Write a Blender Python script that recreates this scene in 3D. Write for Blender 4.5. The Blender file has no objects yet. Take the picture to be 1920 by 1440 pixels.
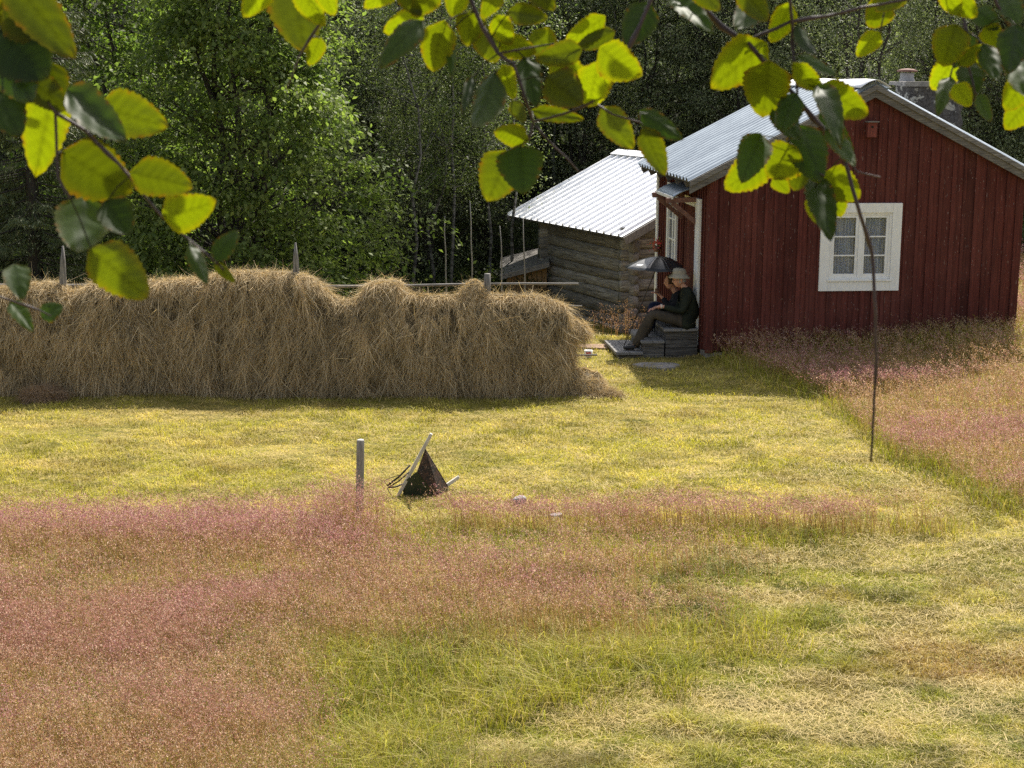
import bpy, bmesh, math, random
import numpy as np
from mathutils import Vector, Matrix
R = math.radians
random.seed(7)
rng = np.random.default_rng(11)
S = bpy.context.scene
COL = S.collection

# ------------------------------------------------------------------ camera, light, exposure
FPX, PITCH, ROLL, EYE = 2984.15, .192, .005, 4.274      # focal length in photo pixels, tilt down, roll, height
cam_d = bpy.data.cameras.new('camera')
cam_d.sensor_width = 36
cam_d.lens = FPX / 1920 * 36
cam_d.clip_start = .05
cam_d.clip_end = 600
cam_d.dof.use_dof = True
cam_d.dof.focus_distance = 23
cam_d.dof.aperture_fstop = 24
cam = bpy.data.objects.new('camera', cam_d)
COL.objects.link(cam)
cam.matrix_world = Matrix.Translation((0, 0, EYE)) @ Matrix.Rotation(R(90) - PITCH, 4, 'X') @ Matrix.Rotation(ROLL, 4, 'Z')
S.camera = cam

SUN_EL, SUN_AZ = R(51), R(20)                            # azimuth from +Y towards +X
W = bpy.data.worlds.new('World')
S.world = W
W.use_nodes = True
nt = W.node_tree
nt.nodes.clear()
sky = nt.nodes.new('ShaderNodeTexSky')
sky.sky_type = 'NISHITA'
sky.sun_disc = False
sky.sun_elevation = SUN_EL
sky.sun_rotation = SUN_AZ
sky.air_density = 1.0
sky.dust_density = 3.0
sky.ozone_density = 1.0
bg = nt.nodes.new('ShaderNodeBackground')
bg.inputs[1].default_value = .11
out = nt.nodes.new('ShaderNodeOutputWorld')
hs = nt.nodes.new('ShaderNodeHueSaturation')
hs.inputs['Saturation'].default_value = .55
nt.links.new(sky.outputs[0], hs.inputs['Color'])
nt.links.new(hs.outputs[0], bg.inputs[0])
nt.links.new(bg.outputs[0], out.inputs[0])

sd = bpy.data.lights.new('sun', 'SUN')
sd.energy = 4.6
sd.angle = R(.6)
sd.color = (1, .94, .84)
so = bpy.data.objects.new('sun', sd)
COL.objects.link(so)
SDIR = Vector((math.sin(SUN_AZ) * math.cos(SUN_EL), math.cos(SUN_AZ) * math.cos(SUN_EL), math.sin(SUN_EL)))
so.rotation_euler = SDIR.to_track_quat('Z', 'Y').to_euler()
so.location = (10, 30, 30)

S.view_settings.view_transform = 'Standard'
S.view_settings.look = 'None'
S.view_settings.exposure = 1.04
S.view_settings.gamma = 1
S.cycles.max_bounces = 8
S.cycles.transparent_max_bounces = 12
S.cycles.use_denoising = False

# ------------------------------------------------------------------ camera geometry used for surveying the place
def ray(px, py):
    a, b = px - 960, py - 720
    c, s = math.cos(ROLL), math.sin(ROLL)
    a, b = a * c + b * s, -a * s + b * c
    cp, sp = math.cos(PITCH), math.sin(PITCH)
    return np.array([a, FPX * cp - b * sp, -FPX * sp - b * cp])
def P(px, py, Y):
    r = ray(px, py)
    v = r * Y / r[1]
    return Vector((v[0], v[1], v[2] + EYE))
def proj(X, Y, Z):
    cp, sp = math.cos(PITCH), math.sin(PITCH)
    z = Z - EYE
    d = Y * cp - z * sp
    u = Y * sp + z * cp
    a, b = FPX * X / d, -FPX * u / d
    c, s = math.cos(ROLL), math.sin(ROLL)
    return 960 + a * c - b * s, 720 + a * s + b * c
def ss(a, b, x):
    t = np.clip((x - a) / (b - a), 0, 1)
    return t * t * (3 - 2 * t)
def gz(x, y):
    x = np.asarray(x, float); y = np.asarray(y, float)
    z = -.15 - .65 * ss(26.5, 31, y) * (1 - ss(3.5, 7, x))
    z = z + .15 * ss(2.6, 3.8, x) * ss(21.5, 24.5, y) + .22 * ss(4.5, 8.5, x) * ss(14, 24, y)
    z = z + .5 * ss(7.5, 14, x) * ss(24, 34, y)
    z = z + .24 * np.maximum(0, y - 37) + 2.6 * (1 - ss(0, 6, y))
    z = z + .025 * np.sin(x * 1.7 + y * .6) * np.sin(y * 1.3 - x * .4) + .012 * np.sin(x * 4.1 + 1) * np.sin(y * 3.7 + x)
    return z
def G(px, py):
    """the point of the ground seen at a photo pixel"""
    r = ray(px, py)
    z = -.15
    for _ in range(6):
        t = (z - EYE) / r[2]
        z = float(gz(r[0] * t, r[1] * t))
    return Vector((r[0] * t, r[1] * t, z))

# ------------------------------------------------------------------ value noise for placing things
def vnoise(x, y, sc=1., seed=0):
    x = np.asarray(x, float) / sc; y = np.asarray(y, float) / sc
    xi, yi = np.floor(x).astype(np.int64), np.floor(y).astype(np.int64)
    fx, fy = x - xi, y - yi
    fx, fy = fx * fx * (3 - 2 * fx), fy * fy * (3 - 2 * fy)
    def h(a, b):
        n = (a * 374761393 + b * 668265263 + seed * 974711) & 0xffffffff
        n = ((n ^ (n >> 13)) * 1274126177) & 0xffffffff
        return ((n ^ (n >> 16)) & 0xffff) / 65535.
    return (h(xi, yi) * (1 - fx) + h(xi + 1, yi) * fx) * (1 - fy) + (h(xi, yi + 1) * (1 - fx) + h(xi + 1, yi + 1) * fx) * fy
def fbm(x, y, sc, seed=0):
    return .55 * vnoise(x, y, sc, seed) + .3 * vnoise(x, y, sc / 2.3, seed + 1) + .15 * vnoise(x, y, sc / 5, seed + 2)

# ------------------------------------------------------------------ object helpers
def tag(o, label=None, cat=None, group=None, kind=None):
    if label: o['label'] = label
    if cat: o['category'] = cat
    if group: o['group'] = group
    if kind: o['kind'] = kind
    return o
def empty(name, loc=(0, 0, 0), rz=0, **kw):
    o = bpy.data.objects.new(name, None)
    COL.objects.link(o)
    o.location = loc
    o.rotation_euler = (0, 0, rz)
    o.empty_display_size = .2
    return tag(o, **kw)
def link(name, me, mat, parent=None):
    o = bpy.data.objects.new(name, me)
    COL.objects.link(o)
    if mat is not None:
        for m in (mat if isinstance(mat, (list, tuple)) else [mat]):
            me.materials.append(m)
    if parent is not None:
        o.parent = parent
    return o
def big(name, V, F, mat, parent=None, col=None, smooth=False, vcol=None):
    """V (n,3), F (m,k) arrays; col (m,3) face colours; vcol (n,3) vertex values"""
    me = bpy.data.meshes.new(name)
    V = np.asarray(V, np.float32); F = np.asarray(F, np.int32)
    n, (m, k) = len(V), F.shape
    me.vertices.add(n); me.vertices.foreach_set('co', V.ravel())
    me.loops.add(m * k); me.loops.foreach_set('vertex_index', F.ravel())
    me.polygons.add(m)
    me.polygons.foreach_set('loop_start', np.arange(0, m * k, k, dtype=np.int32))
    me.polygons.foreach_set('loop_total', np.full(m, k, np.int32))
    if smooth: me.polygons.foreach_set('use_smooth', np.ones(m, bool))
    me.update(calc_edges=True)
    if col is not None:
        a = me.attributes.new('Col', 'FLOAT_COLOR', 'FACE')
        c = np.ones((m, 4), np.float32); c[:, :3] = col
        a.data.foreach_set('color', c.ravel())
    if vcol is not None:
        a = me.attributes.new('Col', 'FLOAT_COLOR', 'POINT')
        c = np.ones((n, 4), np.float32); c[:, :3] = vcol
        a.data.foreach_set('color', c.ravel())
    return link(name, me, mat, parent)
class MB:
    """collects shapes; build() links them as one mesh object"""
    def __init__(self): self.v = []; self.f = []; self.c = []; self.s = []
    def add(self, v, f, c=None, smooth=False):
        n = len(self.v)
        self.v += [tuple(p) for p in v]
        self.f += [tuple(i + n for i in q) for q in f]
        self.c += [c if c is not None else .5] * len(f)
        self.s += [smooth] * len(f)
    def box(self, a, b, M=None, c=None, jit=0):
        x0, y0, z0 = a; x1, y1, z1 = b
        v = [Vector(p) for p in ((x0, y0, z0), (x1, y0, z0), (x1, y1, z0), (x0, y1, z0), (x0, y0, z1), (x1, y0, z1), (x1, y1, z1), (x0, y1, z1))]
        if jit: v = [p + Vector([random.uniform(-jit, jit) for _ in range(3)]) for p in v]
        if M: v = [M @ p for p in v]
        self.add(v, [(0, 3, 2, 1), (4, 5, 6, 7), (0, 1, 5, 4), (1, 2, 6, 5), (2, 3, 7, 6), (3, 0, 4, 7)], c)
    def beam(self, a, b, w, h, up=(0, 0, 1), c=None, w2=None, h2=None):
        a, b = Vector(a), Vector(b)
        d = (b - a).normalized()
        s = d.cross(Vector(up)).normalized(); u = s.cross(d)
        w2 = w if w2 is None else w2; h2 = h if h2 is None else h2
        v = []
        for p, ww, hh in ((a, w, h), (b, w2, h2)):
            v += [p + s * (i * ww / 2) + u * (j * hh / 2) for i, j in ((-1, -1), (1, -1), (1, 1), (-1, 1))]
        self.add(v, [(0, 1, 2, 3), (7, 6, 5, 4), (0, 4, 5, 1), (1, 5, 6, 2), (2, 6, 7, 3), (3, 7, 4, 0)], c)
    def tube(self, pts, rad, n=8, c=None, cap=True, wob=0):
        pts = [Vector(p) for p in pts]
        if not isinstance(rad, (list, tuple)): rad = [rad] * len(pts)
        v = []; ref = None
        for i, p in enumerate(pts):
            d = (pts[min(i + 1, len(pts) - 1)] - pts[max(i - 1, 0)])
            d = d.normalized() if d.length > 1e-9 else Vector((0, 0, 1))
            if ref is None: ref = Vector((1, 0, 0)) if abs(d.x) < .8 else Vector((0, 1, 0))
            s = d.cross(ref).normalized(); ref = s.cross(d)
            for k in range(n):
                a = 2 * math.pi * k / n
                v.append(p + (s * math.cos(a) + ref * math.sin(a)) * rad[i] * (1 + random.uniform(-wob, wob)))
        f = [(i * n + k, i * n + (k + 1) % n, (i + 1) * n + (k + 1) % n, (i + 1) * n + k) for i in range(len(pts) - 1) for k in range(n)]
        if cap: f += [tuple(range(n - 1, -1, -1)), tuple((len(pts) - 1) * n + k for k in range(n))]
        self.add(v, f, c, True)
    def lathe(self, prof, n=16, M=None, c=None):
        v = [Vector((r * math.cos(2 * math.pi * k / n), r * math.sin(2 * math.pi * k / n), z)) for r, z in prof for k in range(n)]
        if M: v = [M @ p for p in v]
        f = [(i * n + k, i * n + (k + 1) % n, (i + 1) * n + (k + 1) % n, (i + 1) * n + k) for i in range(len(prof) - 1) for k in range(n)]
        self.add(v, f, c, True)
    def build(self, name, mat, parent=None, bevel=0):
        me = bpy.data.meshes.new(name)
        me.from_pydata([tuple(p) for p in self.v], [], self.f)
        me.polygons.foreach_set('use_smooth', self.s)
        a = me.attributes.new('Col', 'FLOAT_COLOR', 'FACE')
        arr = np.ones((len(self.f), 4), np.float32)
        for i, q in enumerate(self.c): arr[i, :3] = q
        a.data.foreach_set('color', arr.ravel())
        me.update()
        o = link(name, me, mat, parent)
        if bevel:
            m = o.modifiers.new('bevel', 'BEVEL'); m.width = bevel; m.segments = 2; m.limit_method = 'ANGLE'
        return o

# ------------------------------------------------------------------ materials
class N:
    def __init__(s, name):
        s.m = bpy.data.materials.new(name); s.m.use_nodes = True
        s.t = s.m.node_tree; s.t.nodes.clear()
        s.out = s.t.nodes.new('ShaderNodeOutputMaterial')
    def n(s, typ, **kw):
        nd = s.t.nodes.new('ShaderNode' + typ)
        for k, v in kw.items():
            if k.startswith('i_'):
                key = k[2:].replace('_', ' ')
                key = int(key) if key.isdigit() else key
                if hasattr(v, 'bl_idname') or isinstance(v, bpy.types.NodeSocket): s.t.links.new(v, nd.inputs[key])
                else: nd.inputs[key].default_value = v
            else: setattr(nd, k, v)
        return nd
    def noise(s, scale, stretch=(1, 1, 1), detail=5, rough=.6, vec=None):
        if vec is None: vec = s.n('TexCoord').outputs['Object']
        mp = s.n('Mapping', i_Vector=vec); mp.inputs['Scale'].default_value = stretch
        return s.n('TexNoise', i_Vector=mp.outputs[0], i_Scale=scale, i_Detail=detail, i_Roughness=rough).outputs['Fac']
    def ramp(s, fac, stops):
        r = s.n('ValToRGB', i_Fac=fac); e = r.color_ramp.elements
        while len(e) < len(stops): e.new(.5)
        for i, (p, c) in enumerate(stops):
            e[i].position = p; e[i].color = (c[0], c[1], c[2], 1) if isinstance(c, (tuple, list)) else (c, c, c, 1)
        return r.outputs[0]
    def mix(s, fac, a, b, mode='MIX'):
        m = s.n('MixRGB', blend_type=mode)
        for k, v in (('Fac', fac), ('Color1', a), ('Color2', b)):
            if isinstance(v, bpy.types.NodeSocket): s.t.links.new(v, m.inputs[k])
            elif k == 'Fac': m.inputs[k].default_value = v
            else: m.inputs[k].default_value = (*v, 1)
        return m.outputs[0]
    def attr(s): return s.n('Attribute', attribute_name='Col').outputs['Color']
    def bump(s, h, st=.5, dist=.01): return s.n('Bump', i_Height=h, i_Strength=st, i_Distance=dist).outputs[0]
    def pbr(s, col, rough=.7, metal=0, normal=None, spec=.5, **kw):
        b = s.n('BsdfPrincipled')
        def put(k, v):
            if isinstance(v, bpy.types.NodeSocket): s.t.links.new(v, b.inputs[k])
            elif isinstance(v, tuple): b.inputs[k].default_value = (*v, 1)
            else: b.inputs[k].default_value = v
        put('Base Color', col); put('Roughness', rough); put('Metallic', metal); put('Specular IOR Level', spec)
        if normal is not None: s.t.links.new(normal, b.inputs['Normal'])
        for k, v in kw.items(): put(k.replace('_', ' '), v)
        return b.outputs[0]
    def end(s, sh):
        s.t.links.new(sh, s.out.inputs['Surface']); return s.m

def leafmat(name, trans=.45, rough=.45, spec=.4, tint=(1.2, 1.5, .5), gloss=1.):
    s = N(name); c = s.attr()
    p = s.pbr(c, rough, spec=spec)
    tc = s.mix(1, c, tint, 'MULTIPLY')
    t = s.n('BsdfTranslucent', i_Color=tc).outputs[0]
    mx = s.n('MixShader', i_Fac=trans); s.t.links.new(p, mx.inputs[1]); s.t.links.new(t, mx.inputs[2])
    return s.end(mx.outputs[0])
def plain(name, col, rough=.7, var=.15, scale=30, bump=.2, metal=0, stretch=(1, 1, 1), spec=.4, dist=.004):
    s = N(name); n = s.noise(scale, stretch)
    lo = tuple(x * (1 - var) for x in col); hi = tuple(min(1, x * (1 + var)) for x in col)
    c = s.ramp(n, [(.3, lo), (.7, hi)])
    return s.end(s.pbr(c, rough, metal, s.bump(n, bump, dist), spec))
def weathered(name, a, b, dark=(.02, .018, .015), axis=2, rough=.85, scale=6):
    """grey weathered timber, grain along one axis, tinted per board by the face colour"""
    st = [14, 14, 14]; st[axis] = .7
    s = N(name)
    g = s.noise(scale, st, 6, .65); l = s.noise(2.2, (1, 1, 1), 4)
    c = s.ramp(g, [(.32, dark), (.42, a), (.7, b)])
    at = s.attr()
    c = s.mix(1, c, s.mix(1, at, (1.9, 1.9, 1.9), 'MULTIPLY'), 'MULTIPLY')
    c = s.mix(s.ramp(l, [(.5, 0.), (.8, .5)]), c, tuple(x * .35 for x in a))
    return s.end(s.pbr(c, rough, 0, s.bump(g, .6, .006), .25))

M_leaf = leafmat('tree_leaf', .5, .6, .22, (1.2, 1.45, .7))
M_leaf_far = leafmat('forest_leaf', .42, .55, .3, (1.15, 1.3, .7))
M_needle = leafmat('spruce_needle', .12, .6, .3, (1, 1.2, .5))
M_grass = leafmat('grass_blade', .35, .6, .25, (1.15, 1.2, .6))
M_pink = leafmat('seed_head', .4, .8, .1, (1.1, 1.0, .95))
M_hay = leafmat('hay_strand', .25, .7, .2, (1.1, 1.0, .7))
M_bark = plain('bark', (.05, .042, .034), .9, .5, 12, .8, stretch=(1, 1, .25), dist=.03)
M_birchbark = (lambda s: s.end(s.pbr(s.ramp(s.noise(5, (1, 1, 2.5)), [(.40, (.03, .028, .025)), (.56, (.15, .145, .13))]), .8)))(N('pale_bark'))
M_greywood = weathered('grey_weathered_wood', (.13, .12, .11), (.3, .285, .26))
M_greywood_x = weathered('grey_weathered_board', (.12, .11, .10), (.30, .285, .26), axis=0)
M_log = weathered('old_log', (.155, .14, .12), (.40, .375, .335), axis=0, scale=4)

# ------------------------------------------------------------------ ground
def ground():
    xs = np.concatenate([np.linspace(-70, -9, 40), np.linspace(-8.8, 12, 210), np.linspace(12.5, 80, 40)])
    ys = np.concatenate([np.linspace(-12, 8, 25), np.linspace(8.2, 32, 250), np.linspace(32.5, 120, 90)])
    X, Y = np.meshgrid(xs, ys)
    Z = gz(X, Y) + .018 * (fbm(X, Y, .5, 3) - .5) * 2
    nx, ny = len(xs), len(ys)
    V = np.stack([X.ravel(), Y.ravel(), Z.ravel()], 1)
    i = np.arange(nx * ny).reshape(ny, nx)
    F = np.stack([i[:-1, :-1].ravel(), i[:-1, 1:].ravel(), i[1:, 1:].ravel(), i[1:, :-1].ravel()], 1)
    s = N('turf')
    tc = s.n('TexCoord').outputs['Object']
    a = s.noise(1.1, (1, 1, 1), 6, .7, tc); b = s.noise(30, (1, 1, 1), 4, .7, tc); d = s.noise(5, (.6, 1.6, 1), 5, .6, tc)
    c = s.mix(s.ramp(a, [(.42, 0.), (.6, 1.)]), (.22, .19, .04), (.36, .28, .09))
    c = s.mix(s.ramp(d, [(.5, 0.), (.68, .8)]), c, (.09, .10, .02))
    c = s.mix(s.ramp(b, [(.35, .7), (.6, 0.)]), c, (.05, .042, .02))
    sep = s.n('SeparateXYZ', i_Vector=tc)
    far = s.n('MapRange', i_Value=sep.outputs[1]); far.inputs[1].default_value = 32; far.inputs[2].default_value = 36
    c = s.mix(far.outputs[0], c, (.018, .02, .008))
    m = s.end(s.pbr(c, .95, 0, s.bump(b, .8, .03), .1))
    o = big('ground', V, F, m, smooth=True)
    tag(o, kind='structure')
ground()

# ------------------------------------------------------------------ grasses
def soft(px, py, x0, x1, y0, y1, e=25, ey=None):
    ey = ey or e
    return ss(x0 - e, x0 + e, px) * (1 - ss(x1 - e, x1 + e, px)) * ss(y0 - ey, y0 + ey, py) * (1 - ss(y1 - ey, y1 + ey, py))
def edge(px, pts):
    return np.interp(px, [p[0] for p in pts], [p[1] for p in pts])
RB = [(1300, 655), (1345, 672), (1430, 705), (1500, 735), (1570, 770), (1620, 815), (1680, 865), (1780, 905), (1850, 940), (1920, 960), (2100, 985)]
def zones(x, y):
    """how much of each kind of sward stands at a ground point: pink grass, lush green, straw"""
    px, py = proj(x, y, gz(x, y))
    n1, n2, n3 = fbm(x, y, 1.6, 21), fbm(x, y, .7, 5), fbm(x, y, .35, 9)
    w = (n2 - .5) * 50
    e1 = fbm(x * .55, y * 1.5, .9, 201); e2 = fbm(x * .6, y, .5, 202)
    pat = np.clip(.62 + (e1 - .5) * 3.2 + (e2 - .5) * 1.2, .12, 1)
    pink = soft(px + w, py + w * .3, -700, 735, 990, 1062, 50, 9) * np.clip(.8 + (e2 - .5) * 2, .3, 1)
    pink = np.maximum(pink, soft(px + w, py + w * .4, -700, 900, 1062, 1125, 70, 12) * .26 * (.5 + e2))
    pink = np.maximum(pink, soft(px + w * 2, py + w * .5, -700, 860, 1125, 1235, 110, 16) * pat * (1 - .75 * ss(480, 860, px)))
    pink = np.maximum(pink, soft(px + w * 2, py + w, 700, 1350, 1060, 1215, 120, 30) * np.clip(.12 + (e1 - .5) * 1.6, .03, .4))
    pink = np.maximum(pink, soft(px + w, py, -700, 470, 1235, 1330, 60, 24) * np.clip(pat + .25, 0, 1))
    pink = np.maximum(pink, soft(px + w, py + w, -700, 620, 1330, 1640, 60, 30) * np.clip(.62 + (e1 - .5) * 3.5, .12, 1))
    pink = np.maximum(pink, soft(px, py, 600, 725, 985, 1010, 24, 6))
    pink = np.maximum(pink, soft(px, py + w * .15, 850, 1640, 986, 1008, 60, 6) * 1.3)
    gap = ss(.5, .66, fbm(x * .8, y, 1.1, 150)) * ss(1160, 1250, py)
    pink = pink * (1 - .6 * gap)
    eb = edge(px, RB) + w * .3
    right = (1 - ss(-14, 10, py - eb)) * ss(1310, 1350, px) * (y < 36) * (y > 13)
    band = ss(.44, .58, fbm(x * .35, y * .9, 1.3, 211)); pink = np.maximum(pink, right * (.16 + .75 * band))
    green = soft(px + w, py + w * .6, 600, 1290, 1225, 1335, 60, 25) * ss(.38, .6, n2) * .95
    pink = pink * (1 - .7 * soft(px + w * 2, py + w, 150, 700, 1275, 1375, 70, 22) * ss(.35, .6, e2))
    green = np.maximum(green, soft(px + w * 2, py + w, 150, 700, 1275, 1375, 70, 22) * ss(.35, .6, e2) * .6)
    green = np.maximum(green, gap * .6 * (px < 1000))
    green = np.maximum(green, soft(px, py, 1230, 1560, 998, 1032, 40, 10) * .9)
    green = np.maximum(green, soft(px, py, 760, 1250, 990, 1060, 50, 14) * .4)
    green = np.maximum(green, ss(-60, -20, py - eb) * (1 - ss(6, 26, py - eb)) * ss(1310, 1350, px) * (y > 13) * (y < 30))
    green = np.maximum(green, soft(px + w, py, 120, 300, 1290, 1400, 50, 25))
    green = np.maximum(green, soft(px + w, py, 1210, 1500, 1180, 1240, 50, 25) * .5)
    green = np.maximum(green, soft(px + w, py, 1650, 1830, 985, 1010, 30, 8) * .5)
    tan = soft(px + w, py + w * .4, -700, 760, 995, 1240, 60, 12) * .42
    tan = np.maximum(tan, soft(px + w * 2, py + w, 650, 1380, 1055, 1225, 100, 24) * (.15 + .5 * n2) * ss(.3, .6, e1))
    tan = np.maximum(tan, soft(px + w, py, -700, 600, 1240, 1640, 70, 24) * .42 * (.4 + n1))
    tan = np.maximum(tan, soft(px, py, 800, 1760, 985, 1008, 60, 7) * .5)
    tan = np.maximum(tan, right * (.42 + .3 * n2))
    pink = np.clip(pink, 0, 1); zones.tall = np.maximum(pink, np.clip(tan, 0, 1)); zones.hue = pink / (zones.tall + 1e-6)
    return px, py, pink, np.clip(green, 0, 1), right, n1, n2, n3

def scatter(n, y0, y1, pad=.35, p=2.):
    """ground points about evenly dense in the picture"""
    u = rng.random(n)
    y = (y0 ** (1 - p) + u * (y1 ** (1 - p) - y0 ** (1 - p))) ** (1 / (1 - p))
    x = (rng.random(n) * 2 - 1) * (y * .322 + pad) * 1.06
    return x, y
def in_house(x, y, m=.0):
    c, s = math.cos(.102), math.sin(.102)
    u = (x - 3.066) * c + (y - 24.776) * s; v = -(x - 3.066) * s + (y - 24.776) * c
    return (u > -m) & (u < 5 + m) & (v > -m) & (v < 4.1 + m)
def blades(x, y, z, h, w, az, lean, curl=.5):
    """two-segment blades: 5 verts, a quad as two tris + tip tri"""
    n = len(x)
    d = np.stack([np.cos(az), np.sin(az), np.zeros(n)], 1)
    fa = rng.random(n) * 2 * np.pi
    sd_ = np.stack([np.cos(fa), np.sin(fa), np.zeros(n)], 1) * (w / 2)[:, None]
    b = np.stack([x, y, z], 1)
    m = b + d * (h * lean * .35)[:, None] + np.array([0, 0, 1]) * (h * .6)[:, None]
    t = b + d * (h * lean * (1 + curl))[:, None] + np.array([0, 0, 1]) * (h * (1 - .25 * lean))[:, None]
    V = np.stack([b - sd_, b + sd_, m + sd_ * .8, m - sd_ * .8, t], 1).reshape(-1, 3)
    i = np.arange(n)[:, None] * 5
    F = np.stack([i + [0, 1, 2], i + [0, 2, 3], i + [3, 2, 4]], 1).reshape(-1, 3)
    return V, F
def mixc(a, b, t): return np.asarray(a) * (1 - t)[:, None] + np.asarray(b) * t[:, None]

def short_grass():
    n = 520000
    x, y = scatter(n, 9.0, 33.0, p=1.9)
    px, py, pink, green, right, n1, n2, n3 = zones(x, y)
    keep = ~in_house(x, y, .03) & (rng.random(n) < 1 - .5 * np.maximum(pink, green))
    x, y, px, py, n1, n2, n3, right = [a[keep] for a in (x, y, px, py, n1, n2, n3, right)]
    n = len(x)
    k = fbm(x, y, .22, 40)
    h = (.022 + .03 * rng.random(n)) * (.5 + 1.2 * n3) * (1 + (.5 + .9 * (y < 14)) * ss(.5, .68, fbm(x, y, .6, 77)))
    w = (.0035 + .004 * rng.random(n)) * (.6 + y / 22)
    V, F = blades(x, y, gz(x, y) - .004, h, w, rng.random(n) * 6.283, rng.random(n) * 1.3 + .1)
    t = np.clip(ss(.3, .7, fbm(x * .6, y * 1.3, .7, 50)) * .6 + (k - .5) * 1.3 + rng.normal(0, .22, n), 0, 1)
    c = mixc((.25, .25, .035), (.52, .42, .17), t)
    far = ss(13.5, 17, y)
    yel = mixc((.40, .36, .045), (.66, .52, .18), t)
    c = c * (1 - far * .8)[:, None] + yel * (far * .8)[:, None]
    dark = (1 - far) * ss(.52, .72, fbm(x, y, .55, 60))
    c = c * (1 - dark * .6)[:, None] + np.array((.13, .15, .025)) * (dark * .6)[:, None]
    k2 = fbm(x, y * 1.5, .4, 123)
    c = c * (.62 + .6 * ss(.32, .62, k2))[:, None]
    brn = ss(.56, .72, fbm(x, y * 1.4, .8, 140)) * .55
    c = c * (1 - brn)[:, None] + np.array((.30, .21, .09)) * brn[:, None]
    red = soft(px, py, 1650, 2100, 1200, 1290, 80, 30) * .5
    c = c * (1 - red)[:, None] + np.array((.38, .19, .11)) * red[:, None]
    c = c * (.75 + .5 * rng.random(n))[:, None]
    o = big('short_grass', V, F, M_grass, col=np.repeat(c, 3, 0))
    tag(o, 'short mown yellow green grass covering the open meadow', 'grass', kind='stuff')

def cuttings():
    """dry cut stalks lying on the mown sward"""
    n = 190000
    x, y = scatter(n, 9.0, 30.0, p=1.9)
    px, py, pink, green, right, n1, n2, n3 = zones(x, y)
    den = ss(.45, .68, fbm(x * .55, y * 1.7, .6, 88)) * .8 + .12
    den = np.maximum(den, soft(px, py, 1250, 2000, 1010, 1075, 80, 18) * .95)
    den = np.maximum(den, soft(px, py + (n2 - .5) * 50, 950, 1800, 1310, 1370, 90, 18) * .95)
    den = np.maximum(den, soft(px, py, -500, 1180, 735, 760, 40, 10) * .9)
    den = den * (1 - np.maximum(pink, green) * .8)
    keep = ~in_house(x, y, .05) & (rng.random(n) < den)
    x, y = x[keep], y[keep]; n = len(x)
    L = .05 + .12 * rng.random(n); a = rng.random(n) * 6.283
    w = (.0018 + .002 * rng.random(n)) * (.6 + y / 22)
    d = np.stack([np.cos(a) * L, np.sin(a) * L, rng.normal(0, .012, n)], 1)
    s = np.stack([-np.sin(a), np.cos(a), np.zeros(n)], 1) * (w / 2)[:, None]
    b = np.stack([x, y, gz(x, y) + .015 + .03 * rng.random(n)], 1)
    mid = b + d * .5 + np.array([0, 0, .012]) + s * rng.normal(0, 3, n)[:, None]
    V = np.stack([b - s, b + s, mid + s, mid - s, b + d], 1).reshape(-1, 3)
    i = np.arange(n)[:, None] * 5
    F = np.stack([i + [0, 1, 2], i + [0, 2, 3], i + [3, 2, 4]], 1).reshape(-1, 3)
    c = mixc((.42, .33, .10), (.62, .47, .19), rng.random(n)) * (.6 + .5 * rng.random(n))[:, None]
    o = big('grass_cuttings', V, F, M_grass, col=np.repeat(c, 3, 0))
    tag(o, 'dry straw coloured cut stalks lying loose over the mown meadow', 'cut grass', kind='stuff')

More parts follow.
